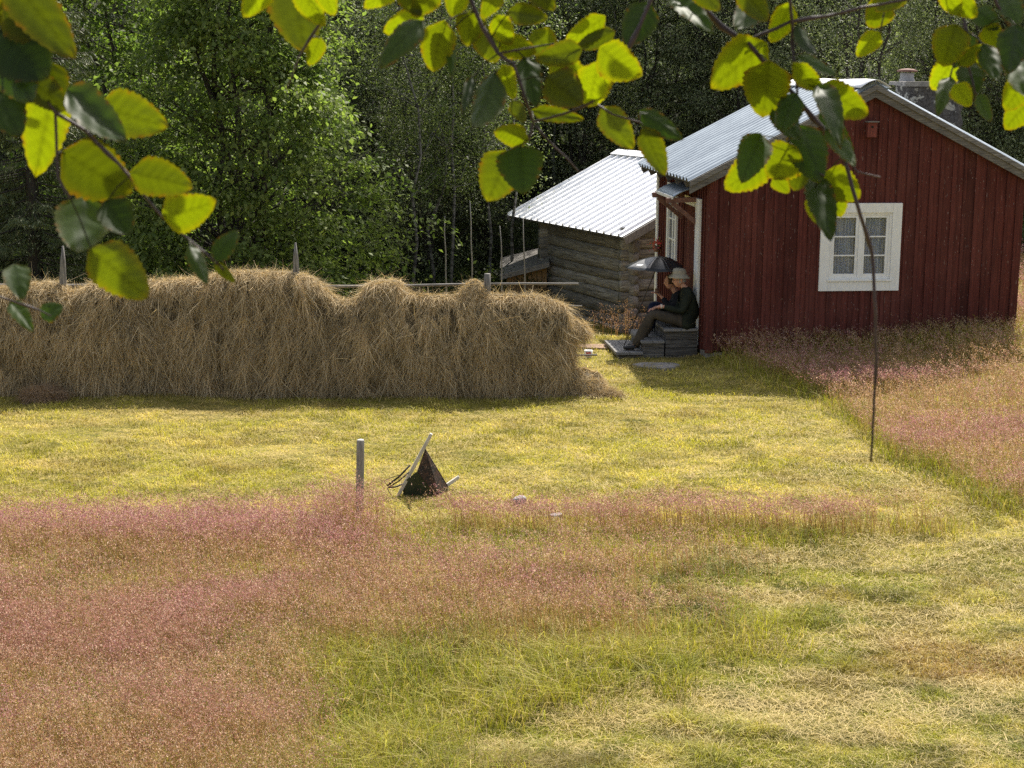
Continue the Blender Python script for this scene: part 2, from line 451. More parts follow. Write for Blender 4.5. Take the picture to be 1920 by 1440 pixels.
def pink_grass():
    n = 360000
    x, y = scatter(n, 8.6, 34.0, pad=.6, p=1.7)
    px, py, pink, green, right, n1, n2, n3 = zones(x, y)
    keep = ~in_house(x, y, .03) & (rng.random(n) < zones.tall * .56) & ~((y > 28) & (x < 7))
    x, y, n1, n2, right, hue = [a[keep] for a in (x, y, n1, n2, right, zones.hue)]
    rosy = rng.random(len(x)) < hue ** 1.2
    n = len(x)
    print('pink stems', n)
    sc = .6 + y / 22
    h = (.24 + .15 * rng.random(n)) * (.8 + .5 * n2)
    qx, qy = proj(x, y, gz(x, y)); h = h * (1 + .35 * soft(qx, qy, 610, 730, 980, 1020, 30, 12))
    az = 2.6 + rng.normal(0, .9, n); lean = .12 + .35 * rng.random(n) + .4 * ss(.6, .8, fbm(x, y, 1.2, 33)) * (y < 12)
    tallst = rng.random(n) < .05; h = h * (1 + .35 * tallst); lean = lean + .5 * tallst * rng.random(n)
    w = (.0022 + .0012 * rng.random(n)) * sc
    z = gz(x, y)
    V1, F1 = blades(x, y, z, h, w, az, lean)
    tip = V1.reshape(-1, 5, 3)[:, 4]; mid = V1.reshape(-1, 5, 3)[:, 2]
    c1 = mixc((.27, .14, .07), (.38, .29, .10), rng.random(n))
    K = 15
    t = rng.random((n, K)) ** .7
    ax = tip - mid
    cen = mid[:, None] + ax[:, None] * (.25 + .85 * t)[..., None]
    spread = (.034 * (1.15 - t) + .006)[..., None] * np.array([1, 1, .7])
    cen = cen + rng.normal(0, 1, (n, K, 3)) * spread
    cen = cen.reshape(-1, 3); m = len(cen)
    sz = (.0045 + .0060 * rng.random(m)) * np.repeat(sc, K)
    d1 = rng.normal(0, 1, (m, 3)) + np.array([0, 0, .8]); d1 /= np.linalg.norm(d1, axis=1)[:, None]
    d2 = rng.normal(0, 1, (m, 3)); d2 = np.cross(d1, d2); d2 /= np.linalg.norm(d2, axis=1)[:, None]
    V2 = np.stack([cen - d1 * sz[:, None], cen + d2 * (sz * .24)[:, None], cen + d1 * sz[:, None], cen - d2 * (sz * .24)[:, None]], 1).reshape(-1, 3)
    i2 = np.arange(m)[:, None] * 4
    F2 = np.stack([i2 + [0, 1, 2], i2 + [0, 2, 3]], 1).reshape(-1, 3) + len(V1)
    tone = np.repeat(np.clip(fbm(x, y, 1.1, 71) * 2.2 - .6 + .4 * (y > 14), 0, 1), K)
    pc = mixc((.40, .225, .165), (.42, .205, .225), tone)
    rk = np.repeat(rosy, K); pc[~rk] = mixc((.40, .24, .12), (.52, .38, .20), rng.random((~rk).sum()))
    pale = (rng.random(m) < .24)
    pc[pale] = (.66, .50, .38)
    dk = rng.random(m) < .15
    pc[dk] = (.20, .08, .07)
    pc = pc * (.7 + .6 * rng.random(m))[:, None]
    o = big('pink_grass', np.concatenate([V1, V2]), np.concatenate([F1, F2]), M_pink,
            col=np.concatenate([np.repeat(c1, 3, 0), np.repeat(pc, 2, 0)]))
    tag(o, 'tall wild grass with hazy pink seed heads in uncut strips of the meadow', 'wild grass', kind='stuff')

def lush_grass():
    n = 330000
    x, y = scatter(n, 8.6, 34.0, p=1.8)
    px, py, pink, green, right, n1, n2, n3 = zones(x, y)
    under = pink * .22
    wallg = soft(px, py, 1330, 1915, 560, 668, 14, 12) * (y < 27)
    d = np.maximum(np.maximum(green * .75, under), wallg * .8)
    keep = ~in_house(x, y, .03) & (rng.random(n) < d) & ~((y > 28) & (x < 7))
    x, y, px, py, n1, n2, n3, green, pink, wallg = [a[keep] for a in (x, y, px, py, n1, n2, n3, green, pink, wallg)]
    n = len(x)
    print('lush', n)
    h = (.09 + .13 * rng.random(n)) * (.6 + 1.0 * n3) * (1 + .1 * (y < 13)) * (1 + .2 * (y > 20)) * (1 + wallg * .6)
    w = (.0036 + .0036 * rng.random(n)) * (.6 + y / 22)
    V, F = blades(x, y, gz(x, y) - .005, h, w, rng.random(n) * 6.283, .2 + .9 * rng.random(n), .6)
    t = np.clip(n2 * 1.4 - .3 + rng.normal(0, .25, n), 0, 1)
    c = mixc((.20, .22, .02), (.42, .37, .06), t)
    br = np.clip(pink * .6 - green * .3, 0, 1) * (rng.random(n) < .6)
    c = c * (1 - br)[:, None] + np.array((.30, .19, .07)) * br[:, None]
    st = (rng.random(n) < .25)
    c[st] = (.42, .33, .13)
    c = c * (.7 + .55 * rng.random(n))[:, None]
    o = big('green_grass', V, F, M_grass, col=np.repeat(c, 3, 0))
    tag(o, 'longer green grass growing in tufts along the uncut edges', 'long grass', kind='stuff')
short_grass(); cuttings(); pink_grass(); lush_grass()

# ------------------------------------------------------------------ foliage helpers
def quads(cen, d1, n_, L, Wd, fold=0.):
    """diamond leaves: centre, long axis, approx normal, length, width"""
    d1 = d1 / np.linalg.norm(d1, axis=1)[:, None]
    d2 = np.cross(d1, n_); d2 /= np.linalg.norm(d2, axis=1)[:, None] + 1e-9
    nn = np.cross(d2, d1)
    a = cen - d1 * (L * .5)[:, None]; b = cen + d1 * (L * .5)[:, None]
    m = cen - d1 * (L * .08)[:, None] + nn * (L * fold)[:, None]
    V = np.stack([a, m + d2 * (Wd / 2)[:, None], b, m - d2 * (Wd / 2)[:, None]], 1).reshape(-1, 3)
    F = np.arange(len(cen) * 4).reshape(-1, 4)
    return V, F
def limb(mb, a, b, r0, r1, sag=0, n=5, wob=.06, kink=None):
    a, b = Vector(a), Vector(b); L = (b - a).length
    pts = []
    for i in range(n + 1):
        t = i / n
        p = a.lerp(b, t) + Vector((random.uniform(-1, 1), random.uniform(-1, 1), random.uniform(-.5, .5))) * L * wob * math.sin(math.pi * t)
        p.z -= sag * L * t * t
        pts.append(p)
    mb.tube(pts, [r0 + (r1 - r0) * i / n for i in range(n + 1)], 7)
    return pts
def broadleaf(name, height, base, radius, nclump, per, leaf, cols, mat, bark, r0=.12, stems=3, flat=.45, env=None, seed=1, hang=.3, low=None, tight=1.):
    """returns meshes (crown, trunk) of a deciduous tree, origin at its foot"""
    random.seed(seed); r = np.random.default_rng(seed)
    env = env or (lambda t: math.sin(math.pi * min(1, .12 + .86 * t)) ** .6)
    mb = MB(); tips = []
    for k in range(stems):
        a = 2 * math.pi * k / stems + random.random()
        top = Vector((math.cos(a) * radius * .3, math.sin(a) * radius * .3, height * random.uniform(.85, .98))) if stems > 1 else Vector((random.uniform(-.2, .2), random.uniform(-.2, .2), height * .97))
        st = limb(mb, (math.cos(a) * .12, math.sin(a) * .12, -.3), top, r0, r0 * .18, n=9, wob=.03)
        tips.append(st)
    cl = []
    while len(cl) < nclump:
        t = r.random(); z = base + (height - base) * t
        rr = radius * env(t); q = (.35 + .65 * r.random() ** .5); an = r.random() * 6.283
        rr *= .85 + .3 * math.sin(3 * an + z * 1.3) * .5 + r.normal(0, .06)
        cl.append((math.cos(an) * rr * q, math.sin(an) * rr * q, z))
    for i, c in enumerate(cl):
        if i % 3 == 0:
            st = tips[i % stems]
            zz = max(.5, c[2] - .55 * math.hypot(c[0], c[1]))
            p0 = min(st, key=lambda p: abs(p.z - zz))
            limb(mb, p0, c, r0 * .22, .008, sag=-.06, n=4, wob=.08)
    cl = np.array(cl); n = nclump * per
    ci = np.repeat(np.arange(nclump), per)
    cs = ((height - base) * .045 + .07 * radius) * tight
    off = r.normal(0, 1, (n, 3)) * np.array([cs, cs, cs * flat]) * (.6 + .7 * r.random(nclump))[ci][:, None] * .75
    off[:, 2] -= hang * (off[:, 0] ** 2 + off[:, 1] ** 2) / cs
    cen = cl[ci] + off
    nor = r.normal(0, .55, (n, 3)) + np.array([0, 0, 1.]) + .35 * cen / np.linalg.norm(cen, axis=1)[:, None]
    out_ = cen * np.array([1, 1, 0]); out_ /= np.linalg.norm(out_, axis=1)[:, None] + 1e-6
    d1 = out_ * .6 + r.normal(0, .6, (n, 3)) + np.array([0, 0, -.35])
    L = leaf * (.6 + .8 * r.random(n))
    V, F = quads(cen, d1, nor, L, L * (.5 + .25 * r.random(n)), .08)
    tone = np.clip(r.random(nclump)[ci] * .8 + r.normal(.1, .2, n), 0, 1)
    c = mixc(cols[0], cols[1], tone) * (.75 + .5 * r.random(n))[:, None]
    crown = big(name + '_c', V, F, mat, col=c); me_c = crown.data
    trunk = mb.build(name + '_t', bark); me_t = trunk.data
    bpy.data.objects.remove(crown); bpy.data.objects.remove(trunk)
    return me_c, me_t
def spruce(name, height, radius, seed=1, dens=1., base=.3, col=((.05, .075, .03), (.16, .17, .06))):
    random.seed(seed); r = np.random.default_rng(seed)
    mb = MB()
    mb.tube([(0, 0, -.3), (0.03, 0, height * .3), (0, .03, height * .65), (0, 0, height)], [.16, .12, .07, .01], 8)
    Vs, Fs, nf = [], [], 0
    cen, dd, LL = [], [], []
    nb = int(height * 26 * dens)
    for i in range(nb):
        z = base + (height - base) * (i + r.random()) / nb
        L = radius * (1 - (z / height)) ** .75 * r.uniform(.7, 1.08) + .15
        a = r.random() * 6.283
        d = np.array([math.cos(a), math.sin(a), 0])
        k = 7
        pts = [np.array([0, 0, z]) + d * L * t + np.array([0, 0, -.25 * L * t + .12 * L * t * t * 1.6]) for t in np.linspace(0, 1, k)]
        mb.tube(pts, [.02 * (1 - .85 * t) for t in np.linspace(0, 1, k)], 4, cap=False)
        m = int(L * 190)
        t = r.random(m) ** .6
        side = r.normal(0, .17, m) * L * (1.1 - t)
        ctr = np.array([0, 0, z]) + d * (L * t)[:, None] + np.array([-d[1], d[0], 0]) * side[:, None]
        ctr[:, 2] += -.25 * L * t + .19 * L * t * t - np.abs(side) * .5 - r.random(m) * .09
        cen.append(ctr)
        q = d * .6 + np.array([-d[1], d[0], 0]) * np.sign(side)[:, None] * .6 + np.array([0, 0, -.75]) + r.normal(0, .25, (m, 3))
        dd.append(q)
    cen = np.concatenate(cen); dd = np.concatenate(dd); n = len(cen)
    L = .07 + .09 * r.random(n)
    V, F = quads(cen, dd, r.normal(0, 1, (n, 3)), L, .012 + .014 * r.random(n))
    c = mixc(col[0], col[1], np.clip(r.normal(.4, .3, n), 0, 1))
    crown = big(name + '_c', V, F, M_needle, col=c); me_c = crown.data
    trunk = mb.build(name + '_t', M_bark); me_t = trunk.data
    bpy.data.objects.remove(crown); bpy.data.objects.remove(trunk)
    return me_c, me_t
def plant_tree(name, meshes, x, y, sc=1., rz=0., label='', cat='tree', group=None, dz=0):
    o = empty(name, (x, y, float(gz(x, y)) + dz), rz, label=label, cat=cat, group=group)
    o.scale = (sc, sc, sc)
    for nm, me in zip(('crown', 'trunk'), meshes):
        c = bpy.data.objects.new(nm, me); COL.objects.link(c); c.parent = o
    return o

def X(px, Y): return (px - 960) / FPX * Y * 1.0
# the large bright tree behind the hay
big_env = lambda t: (1.10 - .78 * t ** 1.15) * (.75 + .25 * min(1, t * 6))
bright = ((.095, .135, .038), (.235, .27, .085))
m = broadleaf('maple', 9.2, -.1, 3.35, 760, 95, .105, bright, M_leaf, M_bark, r0=.10, stems=5, flat=.30, env=big_env, seed=4, hang=.35, tight=.62)
plant_tree('broadleaf_tree', m, X(455, 31.5), 31.5, 1, .6, 'large bright green leafy tree standing behind the hay rack')
m2 = broadleaf('alder', 8.5, 0, 2.3, 260, 110, .10, ((.08, .12, .025), (.18, .22, .05)), M_leaf, M_bark, r0=.09, stems=3, flat=.35, seed=9, tight=.7)
plant_tree('broadleaf_tree', m2, X(215, 34.5), 35.0, 1.0, 0, 'slimmer leafy tree between the dark spruce and the large bright tree')
# spruces on the far left
sp = [spruce('spruce', 10, 2.3, 3), spruce('spruce_b', 9, 1.9, 8)]
spl = [(60, 30.5, 0, 1.0, 'dark spruce with drooping boughs just behind the left end of the hay'),
       (-120, 31.5, 1, 1.1, 'dark spruce at the left edge, its boughs cut off by the picture edge'),
       (235, 38.5, 1, 1.05, 'dark spruce filling the gap behind the slimmer leafy tree'),
       (700, 39.5, 0, 1.0, 'dark spruce behind the right side of the large bright tree'),
       (905, 38.5, 1, .95, 'tall spruce behind the thin bare poles and gap above the hay'),
       (1010, 44.0, 0, 1.0, 'dark spruce rising behind the left end of the grey barn roof'),
       (1300, 42.5, 1, 1.05, 'dark spruce half hidden behind the ridge of the red cottage'),
       (1500, 43.5, 0, 1.0, 'dark spruce rising behind the ridge of the red cottage'),
       (1870, 39.5, 1, 1.0, 'dark spruce to the right of the cottage chimney')]
for i, (px, Y, k, s, lab) in enumerate(spl):
    plant_tree('spruce_tree', sp[k], X(px, Y), Y, s, i * 1.3, lab, 'tree', 'spruces at the forest edge')
# pale, small leaved trees of the forest edge
wl = [broadleaf('willow', 8.5, 0, 2.3, 420, 95, .058, ((.09, .11, .05), (.32, .35, .20)), M_leaf_far, M_bark, r0=.06, stems=4, flat=.8, seed=s, hang=.1, tight=.6) for s in (21, 22)]
wll = [(790, 37.6, 0, 'small leaved dark tree behind the thin bare poles'),
       (1085, 43.0, 1, 'pale leaved tree just left of the cottage roof, above the barn ridge'),
       (1225, 42.8, 0, 'pale leaved tree behind the left slope of the cottage roof'),
       (1400, 41.5, 1, 'pale leaved tree behind the middle of the cottage roof slope'),
       (1600, 38.6, 0, 'pale leaved tree standing behind the cottage ridge end'),
       (1780, 39.0, 1, 'pale leaved tree directly behind the stone chimney'),
       (1960, 38.4, 0, 'pale leaved tree at the right edge behind the cottage eave'),
       (560, 42.0, 1, 'small leaved tree glimpsed through the top of the large bright tree')]
for i, (px, Y, k, lab) in enumerate(wll):
    plant_tree('forest_tree', wl[k], X(px, Y), Y, 1.0, i * 2.1, lab, 'tree', 'small leaved trees at the forest edge')
bl = [broadleaf('birch', 8.5, 2.6, 1.2, 90, 70, .06, ((.06, .09, .025), (.18, .21, .07)), M_leaf_far, M_birchbark, r0=.042, stems=1, flat=.9, seed=s, hang=.1, tight=.9) for s in (31, 32, 33)]
for i, (px, Y, k, lab) in enumerate([(768, 34.2, 0, 'slim pale stemmed birch at the right edge of the large bright tree'), (812, 35.6, 1, 'slim birch between the large bright tree and the tallest bare pole'),
      (858, 35.0, 2, 'slim birch stem just left of the tallest bare pole'), (912, 36.0, 0, 'slim birch stem just right of the tallest bare pole'), (958, 35.4, 1, 'slim birch stem above the left end of the small shed roof'),
      (1045, 42.4, 2, 'slim birch rising above the left eave of the barn roof'), (1150, 42.6, 1, 'slim birch standing behind the barn ridge')]):
    plant_tree('birch_tree', bl[k], X(px, Y), Y, 1.0, i * 1.7, lab, 'tree', 'slim birches at the forest edge')
# the depth of the forest: one mass behind the trees one can tell apart
def forest():
    Vs, Fs, Cs, off = [], [], [], 0
    mb = MB()
    for k in range(46):
        xx = -22 + k * 46 / 45 + rng.normal(0, .5); yy = 44 + (k % 3) * 3 + rng.random() * 2
        if abs(xx) > 23: continue
        z0 = float(gz(xx, yy)); h = 9 + rng.random() * 3
        mb.tube([(xx, yy, z0 - .3), (xx + .1, yy, z0 + h * .5), (xx, yy, z0 + h)], [.12, .08, .02], 6)
        n = 9000
        t = rng.random(n)
        r_ = 2.2 * (1 - .7 * t) * rng.random(n) ** .5; a = rng.random(n) * 6.283
        # clumps
        cc = rng.integers(0, 160, n); cr = np.random.default_rng(k); ccx = cr.normal(0, 1, (160, 3))
        cen = np.stack([xx + r_ * np.cos(a) * .4 + ccx[cc, 0] * .9, yy + r_ * np.sin(a) * .4 + ccx[cc, 1] * .9, z0 + h * (cr.random(160)[cc]) + rng.normal(0, .3, n)], 1)
        L = .09 + .1 * rng.random(n)
        V, F = quads(cen, rng.normal(0, 1, (n, 3)) + np.array([0, 0, -.6]), rng.normal(0, 1, (n, 3)), L, L * .45)
        Vs.append(V); Fs.append(F + off); off += len(V)
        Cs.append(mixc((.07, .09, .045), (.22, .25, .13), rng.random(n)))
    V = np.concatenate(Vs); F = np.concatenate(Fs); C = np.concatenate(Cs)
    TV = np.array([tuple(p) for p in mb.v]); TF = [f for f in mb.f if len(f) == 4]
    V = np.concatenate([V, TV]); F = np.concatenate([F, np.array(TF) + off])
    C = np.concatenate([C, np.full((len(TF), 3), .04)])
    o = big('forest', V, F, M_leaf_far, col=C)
    tag(o, 'deep dark forest mass closing the view behind the trees', 'forest', kind='stuff')
forest()
def undergrowth():
    n = 90000
    x = -14 + 30 * rng.random(n); y = 34.5 + 6 * rng.random(n) ** 1.3
    b = fbm(x, y, 1.4, 90)
    z = gz(x, y) + rng.random(n) * 1.3 * b
    L = .05 + .07 * rng.random(n)
    V, F = quads(np.stack([x, y, z], 1), rng.normal(0, 1, (n, 3)), rng.normal(0, .6, (n, 3)) + np.array([0, 0, 1]), L, L * .5)
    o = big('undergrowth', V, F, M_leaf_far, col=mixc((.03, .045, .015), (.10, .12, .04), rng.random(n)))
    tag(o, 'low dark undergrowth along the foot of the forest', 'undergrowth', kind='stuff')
undergrowth()

# thin bare poles in front of the forest
pls = [(833, 405, 33.2, 'short thin bare pole farthest left above the hay'), (882, 376, 33.0, 'tallest thin bare pole, leaning a little left, above the hay'),
       (938, 424, 33.4, 'thin bare pole right above the left end of the small shed roof'), (981, 408, 33.3, 'thin bare pole between the shed roof and the barn eave')]
for px, py, Y, lab in pls:
    g = P(px + 6, 640, Y); b = Vector((g.x, Y, float(gz(g.x, Y)) - .1)); t = P(px, py, Y)
    mb = MB(); pts = [b.lerp(t, k / 6) + Vector((random.uniform(-.012, .012), 0, 0)) for k in range(7)]
    mb.tube(pts, [.022, .021, .02, .018, .016, .014, .010], 6)
    o = mb.build('bare_pole', plain('pole_wood', (.30, .28, .24), .8, .3, 20) if 'pole_wood' not in bpy.data.materials else bpy.data.materials['pole_wood'])
    tag(o, lab, 'pole', 'thin bare poles before the forest')

# ------------------------------------------------------------------ red cottage
HX, HY, HYAW, HW, HH, HR, HL = 3.066, 24.776, .102, 5.0, 2.744, 1.282, 4.103
OE, OV = .35, .14
SL = HR / (HW / 2)
def hw(u, v, z):
    c, s = math.cos(HYAW), math.sin(HYAW)
    return Vector((HX + u * c - v * s, HY + u * s + v * c, z))
def red_mat():
    s = N('red_painted_boards')
    tc = s.n('TexCoord').outputs['Object']
    g = s.noise(7, (12, 12, .5), 5, .6, tc); l = s.noise(1.1, (1, 1, .6), 4, .6, tc)
    fl = s.noise(13, (3.2, 3.2, .42), 2, .5, tc); fl2 = s.noise(38, (1.6, 1.6, .5), 1, .5, tc)
    c = s.ramp(g, [(.3, (.048, .0135, .0105)), (.7, (.120, .031, .024))])
    c = s.mix(1, c, s.mix(1, s.attr(), (2, 2, 2), 'MULTIPLY'), 'MULTIPLY')
    c = s.mix(s.ramp(l, [(.42, 0.), (.7, .6)]), c, (.15, .050, .038)); c = s.mix(s.ramp(s.noise(3, (5, 5, .35), 4, .6, tc), [(.5, 0.), (.7, .6)]), c, (.035, .010, .008))
    w = s.ramp(fl, [(.69, 0.), (.72, .55)])
    c = s.mix(w, c, (.30, .24, .21))
    w = s.ramp(fl2, [(.73, 0.), (.76, .55)])
    c = s.mix(w, c, (.34, .28, .25))
    return s.end(s.pbr(c, .85, 0, s.bump(g, .5, .004), .2))
M_red = red_mat()
M_white = (lambda s: s.end(s.pbr(s.mix(s.ramp(s.noise(9, (2, 2, .6), 5), [(.4, 0.), (.75, .6)]), (.78, .78, .76), (.62, .61, .57)), .55, 0, s.bump(s.noise(30, (1, 1, .1)), .3, .003), .35)))(N('white_painted_wood'))
def metal_mat(name, a, b, rough, metal):
    s = N(name)
    n = s.noise(1.6, (1, 1, 1), 5); d = s.noise(18, (.4, 3, 1), 4)
    c = s.ramp(n, [(.3, a), (.7, b)])
    c = s.mix(s.ramp(d, [(.55, 0.), (.8, .35)]), c, tuple(x * .6 for x in a))
    return s.end(s.pbr(c, rough, metal, s.bump(n, .15, .01), .5))
M_roof = metal_mat('galvanised_roof_sheet', (.22, .26, .30), (.34, .39, .43), .42, .55)
M_roof_white = metal_mat('pale_roof_sheet', (.86, .87, .90), (.90, .90, .92), .6, 0.)
M_dark = plain('dark_interior', (.012, .011, .010), .9, .2, 5, 0)  # near-black colour painted in for the shade inside rooms and nest hole
M_stone = plain('foundation_stone', (.22, .20, .18), .9, .35, 7, .7, dist=.02)

cot = empty('red_cottage', (HX, HY, 0), HYAW, label='dark red board cottage with white window, grey metal roof and stone chimney', cat='cottage')
def boards(mb, axis, L, zbot, ztop, opens, t=.022, off=0., flip=1):
    """vertical boards with cover strips along a wall; axis 'u' faces -v, axis 'v' faces -u"""
    x = 0.
    def put(a, b, z0, z1, d0, d1, c):
        if z1 - z0 < .02: return
        za, zb = z1(a) if callable(z1) else z1, 0
        if axis == 'u': mb.box((a, off - d1 * flip, z0), (b, off - d0 * flip, z1), c=c)
        else: mb.box((off - d1 * flip, a, z0), (off - d0 * flip, b, z1), c=c)
    i = 0
    while x < L - .01:
        w = min(random.uniform(.15, .23), L - x)
        c = random.uniform(.30, .66)
        a, b = x, x + w
        segs = [(zbot(.5 * (a + b)) + random.uniform(-.02, .02), ztop(.5 * (a + b)))]
        for (o0, o1, p0, p1) in opens:
            if b > o0 + .05 and a < o1 - .05:
                segs = [(z0, p0) for z0, z1 in segs if z0 < p0] + [(p1, z1) for z0, z1 in segs if z1 > p1]
        dep = random.uniform(.0, .006)
        for z0, z1 in segs: put(a + .002, b - .002, z0, z1, -.02, t + dep, c)
        # cover strip on the joint
        if b < L - .06:
            sw = random.uniform(.045, .07); q = b
            segs = [(zbot(q) + random.uniform(-.03, .02), ztop(q) - .01)]
            for (o0, o1, p0, p1) in opens:
                if q + sw / 2 > o0 and q - sw / 2 < o1:
                    segs = [(z0, p0) for z0, z1 in segs if z0 < p0] + [(p1, z1) for z0, z1 in segs if z1 > p1]
            for z0, z1 in segs: put(q - sw / 2, q + sw / 2, z0, z1, t + .006, t + .026, random.uniform(.35, .66))
        x = b
gab = lambda u: HH - .02 + SL * min(u, HW - u)
WU0, WU1, WZ0, WZ1 = 1.752, 3.051, .949, 2.329
mb = MB(); boards(mb, 'u', HW, lambda u: 0., gab, [(WU0 + .1, WU1 - .1, WZ0 + .1, WZ1 - .1)])
# corner boards
mb.box((-.03, -.052, -.02), (.10, -.003, HH - .02), c=.5); mb.box((HW - .10, -.052, -.02), (HW + .03, -.003, HH - .02), c=.5)
mb.build('gable_wall', M_red, cot, .003)
mb = MB(); boards(mb, 'v', HL, lambda v: 0., lambda v: HH + .02, [(.72, 1.62, .02, 2.2), (2.35, 2.95, 1.15, 2.32)])
mb.build('side_wall', M_red, cot, .003)
mb = MB()
mb.box((.02, HL - .03, 0), (HW - .02, HL, HH - .05), c=.5)
mb.add([(.02, HL, HH - .05), (HW - .02, HL, HH - .05), (HW / 2, HL, HH + HR - .08)], [(0, 1, 2)], .5)
mb.box((HW - .03, .05, 0), (HW, HL - .05, HH + .1), c=.5)
mb.build('back_wall', M_red, cot)
mb = MB(); mb.box((.15, .35, .05), (HW - .15, HL - .15, HH - .25)); mb.build('room_shade_fill', M_dark, cot)
mb = MB()
for k in range(9):
    u = k * .6
    mb.box((u - .02, .0, -.75), (min(u + .57, HW), .35, -.015), jit=.02)
for k in range(7): mb.box((.0, .4 + k * .55, -.9), (.3, .9 + k * .55, -.02), jit=.02)
mb.build('foundation', M_stone, cot, .02)
# corner trim, far end of the side wall
mb = MB(); mb.box((-.06, HL - .12, 0), (-.034, HL + .02, HH - .05)); mb.build('corner_board', M_white, cot, .002)

# roof
def roof_half(side, name, mat, pitch=.25):
    mb = MB(); n = int((HL + 2 * OV) / (pitch / 6)); prof = []
    for i in range(n + 1):
        v = -OV + (HL + 2 * OV) * i / n
        ph = (i % 6)
        prof.append((v, .0 if ph in (0, 1, 5) else (.034 if ph in (2, 4) else .050)))
    rows = 5; V = []
    for j in range(rows + 1):
        q = -OE - .04 + (HW / 2 + OE + .04) * j / rows
        for v, h in prof:
            u = q if side == 0 else HW - q
            V.append((u, v, HH + SL * q + .135 + h + .004 * math.sin(v * 2 + j)))
    m = len(prof)
    F = [(j * m + i, j * m + i + 1, (j + 1) * m + i + 1, (j + 1) * m + i) if side else (j * m + i, (j + 1) * m + i, (j + 1) * m + i + 1, j * m + i + 1) for j in range(rows) for i in range(m - 1)]
    mb.add(V, F); o = mb.build(name, mat, cot)
    so_ = o.modifiers.new('thick', 'SOLIDIFY'); so_.thickness = .003
    return o
roof_half(0, 'roof_sheet', M_roof); roof_half(1, 'roof_sheet', M_roof)
mb = MB()   # ridge cap, a rounded strip
k = 9; V = []
for v in np.linspace(-OV - .03, HL + OV + .03, 9):
    for i in range(k):
        a = -1 + 2 * i / (k - 1)
        V.append((HW / 2 + a * .25, v, HH + HR + .205 - .125 * abs(a) ** 1.6 + .006 * math.sin(v * 3)))
mb.add(V, [(j * k + i, j * k + i + 1, (j + 1) * k + i + 1, (j + 1) * k + i) for j in range(8) for i in range(k - 1)], smooth=True)
mb.build('ridge_cap', M_roof_white, cot).modifiers.new('thick', 'SOLIDIFY').thickness = .004
# deck boards under the sheet, rafters, bargeboards
mb = MB()
for side in (0, 1):
    for j in range(16):
        q0 = -OE + (HW / 2 + OE) * j / 16; q1 = -OE + (HW / 2 + OE) * (j + 1) / 16 - .006
        for (a, b) in ((q0, q1),):
            u0, u1 = (a, b) if side == 0 else (HW - b, HW - a)
            za, zb = (HH + SL * a, HH + SL * b) if side == 0 else (HH + SL * b, HH + SL * a)
            v = []
            for vv in (-OV + .02, HL + OV - .02):
                v += [(u0, vv, za + .085), (u1, vv, zb + .085), (u1, vv, zb + .115), (u0, vv, za + .115)]
            mb.add(v, [(0, 1, 2, 3), (7, 6, 5, 4), (0, 4, 5, 1), (1, 5, 6, 2), (2, 6, 7, 3), (3, 7, 4, 0)], random.uniform(.3, .5))
for v in np.arange(.35, HL, .75):
    mb.beam((-OE + .02, v, HH - SL * OE + .03), (HW / 2, v, HH + HR + .03), .06, .10, c=.35)
    mb.beam((HW + OE - .02, v, HH - SL * OE + .03), (HW / 2, v, HH + HR + .03), .06, .10, c=.35)
mb.build('roof_boards', M_greywood_x, cot)
for side in (0, 1):
    sgn = 1 if side == 0 else -1
    e = 0 if side == 0 else HW
    for (dz, th, vv, tt) in ((.015, .17, -OV - .012, .03), (.085, .085, -OV - .045, .03)):
        mb = MB()
        a = Vector((e - sgn * (OE + .02), vv, HH - SL * (OE + .02) + dz)); b = Vector((HW / 2 - (.0 if dz < .05 else 0), vv, HH + HR + dz))
        ns = 6
        for i in range(1):
            v = []
            for p in (a, b):
                v += [p + Vector((0, -tt / 2, -th / 2)), p + Vector((0, tt / 2, -th / 2)), p + Vector((0, tt / 2, th / 2)), p + Vector((0, -tt / 2, th / 2))]
            mb.add(v, [(0, 1, 2, 3), (7, 6, 5, 4), (0, 4, 5, 1), (1, 5, 6, 2), (2, 6, 7, 3), (3, 7, 4, 0)], .42 if dz < .05 else .5)
        mb.build('bargeboard', M_greywood_x, cot, .004)
# window in the gable
win = empty('window', (0, 0, 0)); win.parent = cot
mb = MB(); t = .15; y0, y1 = -.075, -.028
mb.box((WU0, y0, WZ0), (WU0 + t, y1, WZ1)); mb.box((WU1 - t, y0, WZ0), (WU1, y1, WZ1))
mb.box((WU0 + t, y0, WZ1 - t), (WU1 - t, y1, WZ1)); mb.box((WU0 + t, y0, WZ0), (WU1 - t, y1, WZ0 + t * 1.15))
mb.box((WU0 + t - .02, y0 - .022, WZ0 + t * 1.15 - .02), (WU1 - t + .02, y0 - .001, WZ0 + t * 1.15 + .015))
mb.build('window_trim', M_white, win, .004)
a0, a1, b0, b1 = WU0 + t, WU1 - t, WZ0 + t * 1.15 + .012, WZ1 - t
mid = (a0 + a1) / 2
mb = MB(); mb.box((a0, -.05, b0), (a0 + .04, .08, b1)); mb.box((a1 - .04, -.05, b0), (a1, .08, b1)); mb.box((a0 + .04, -.05, b1 - .035), (a1 - .04, .08, b1)); mb.box((a0 + .04, -.05, b0 - .01), (a1 - .04, .08, b0 + .03))
mb.box((mid - .03, -.056, b0 + .03), (mid + .03, .05, b1 - .035)); mb.build('window_frame', M_white, win, .003)
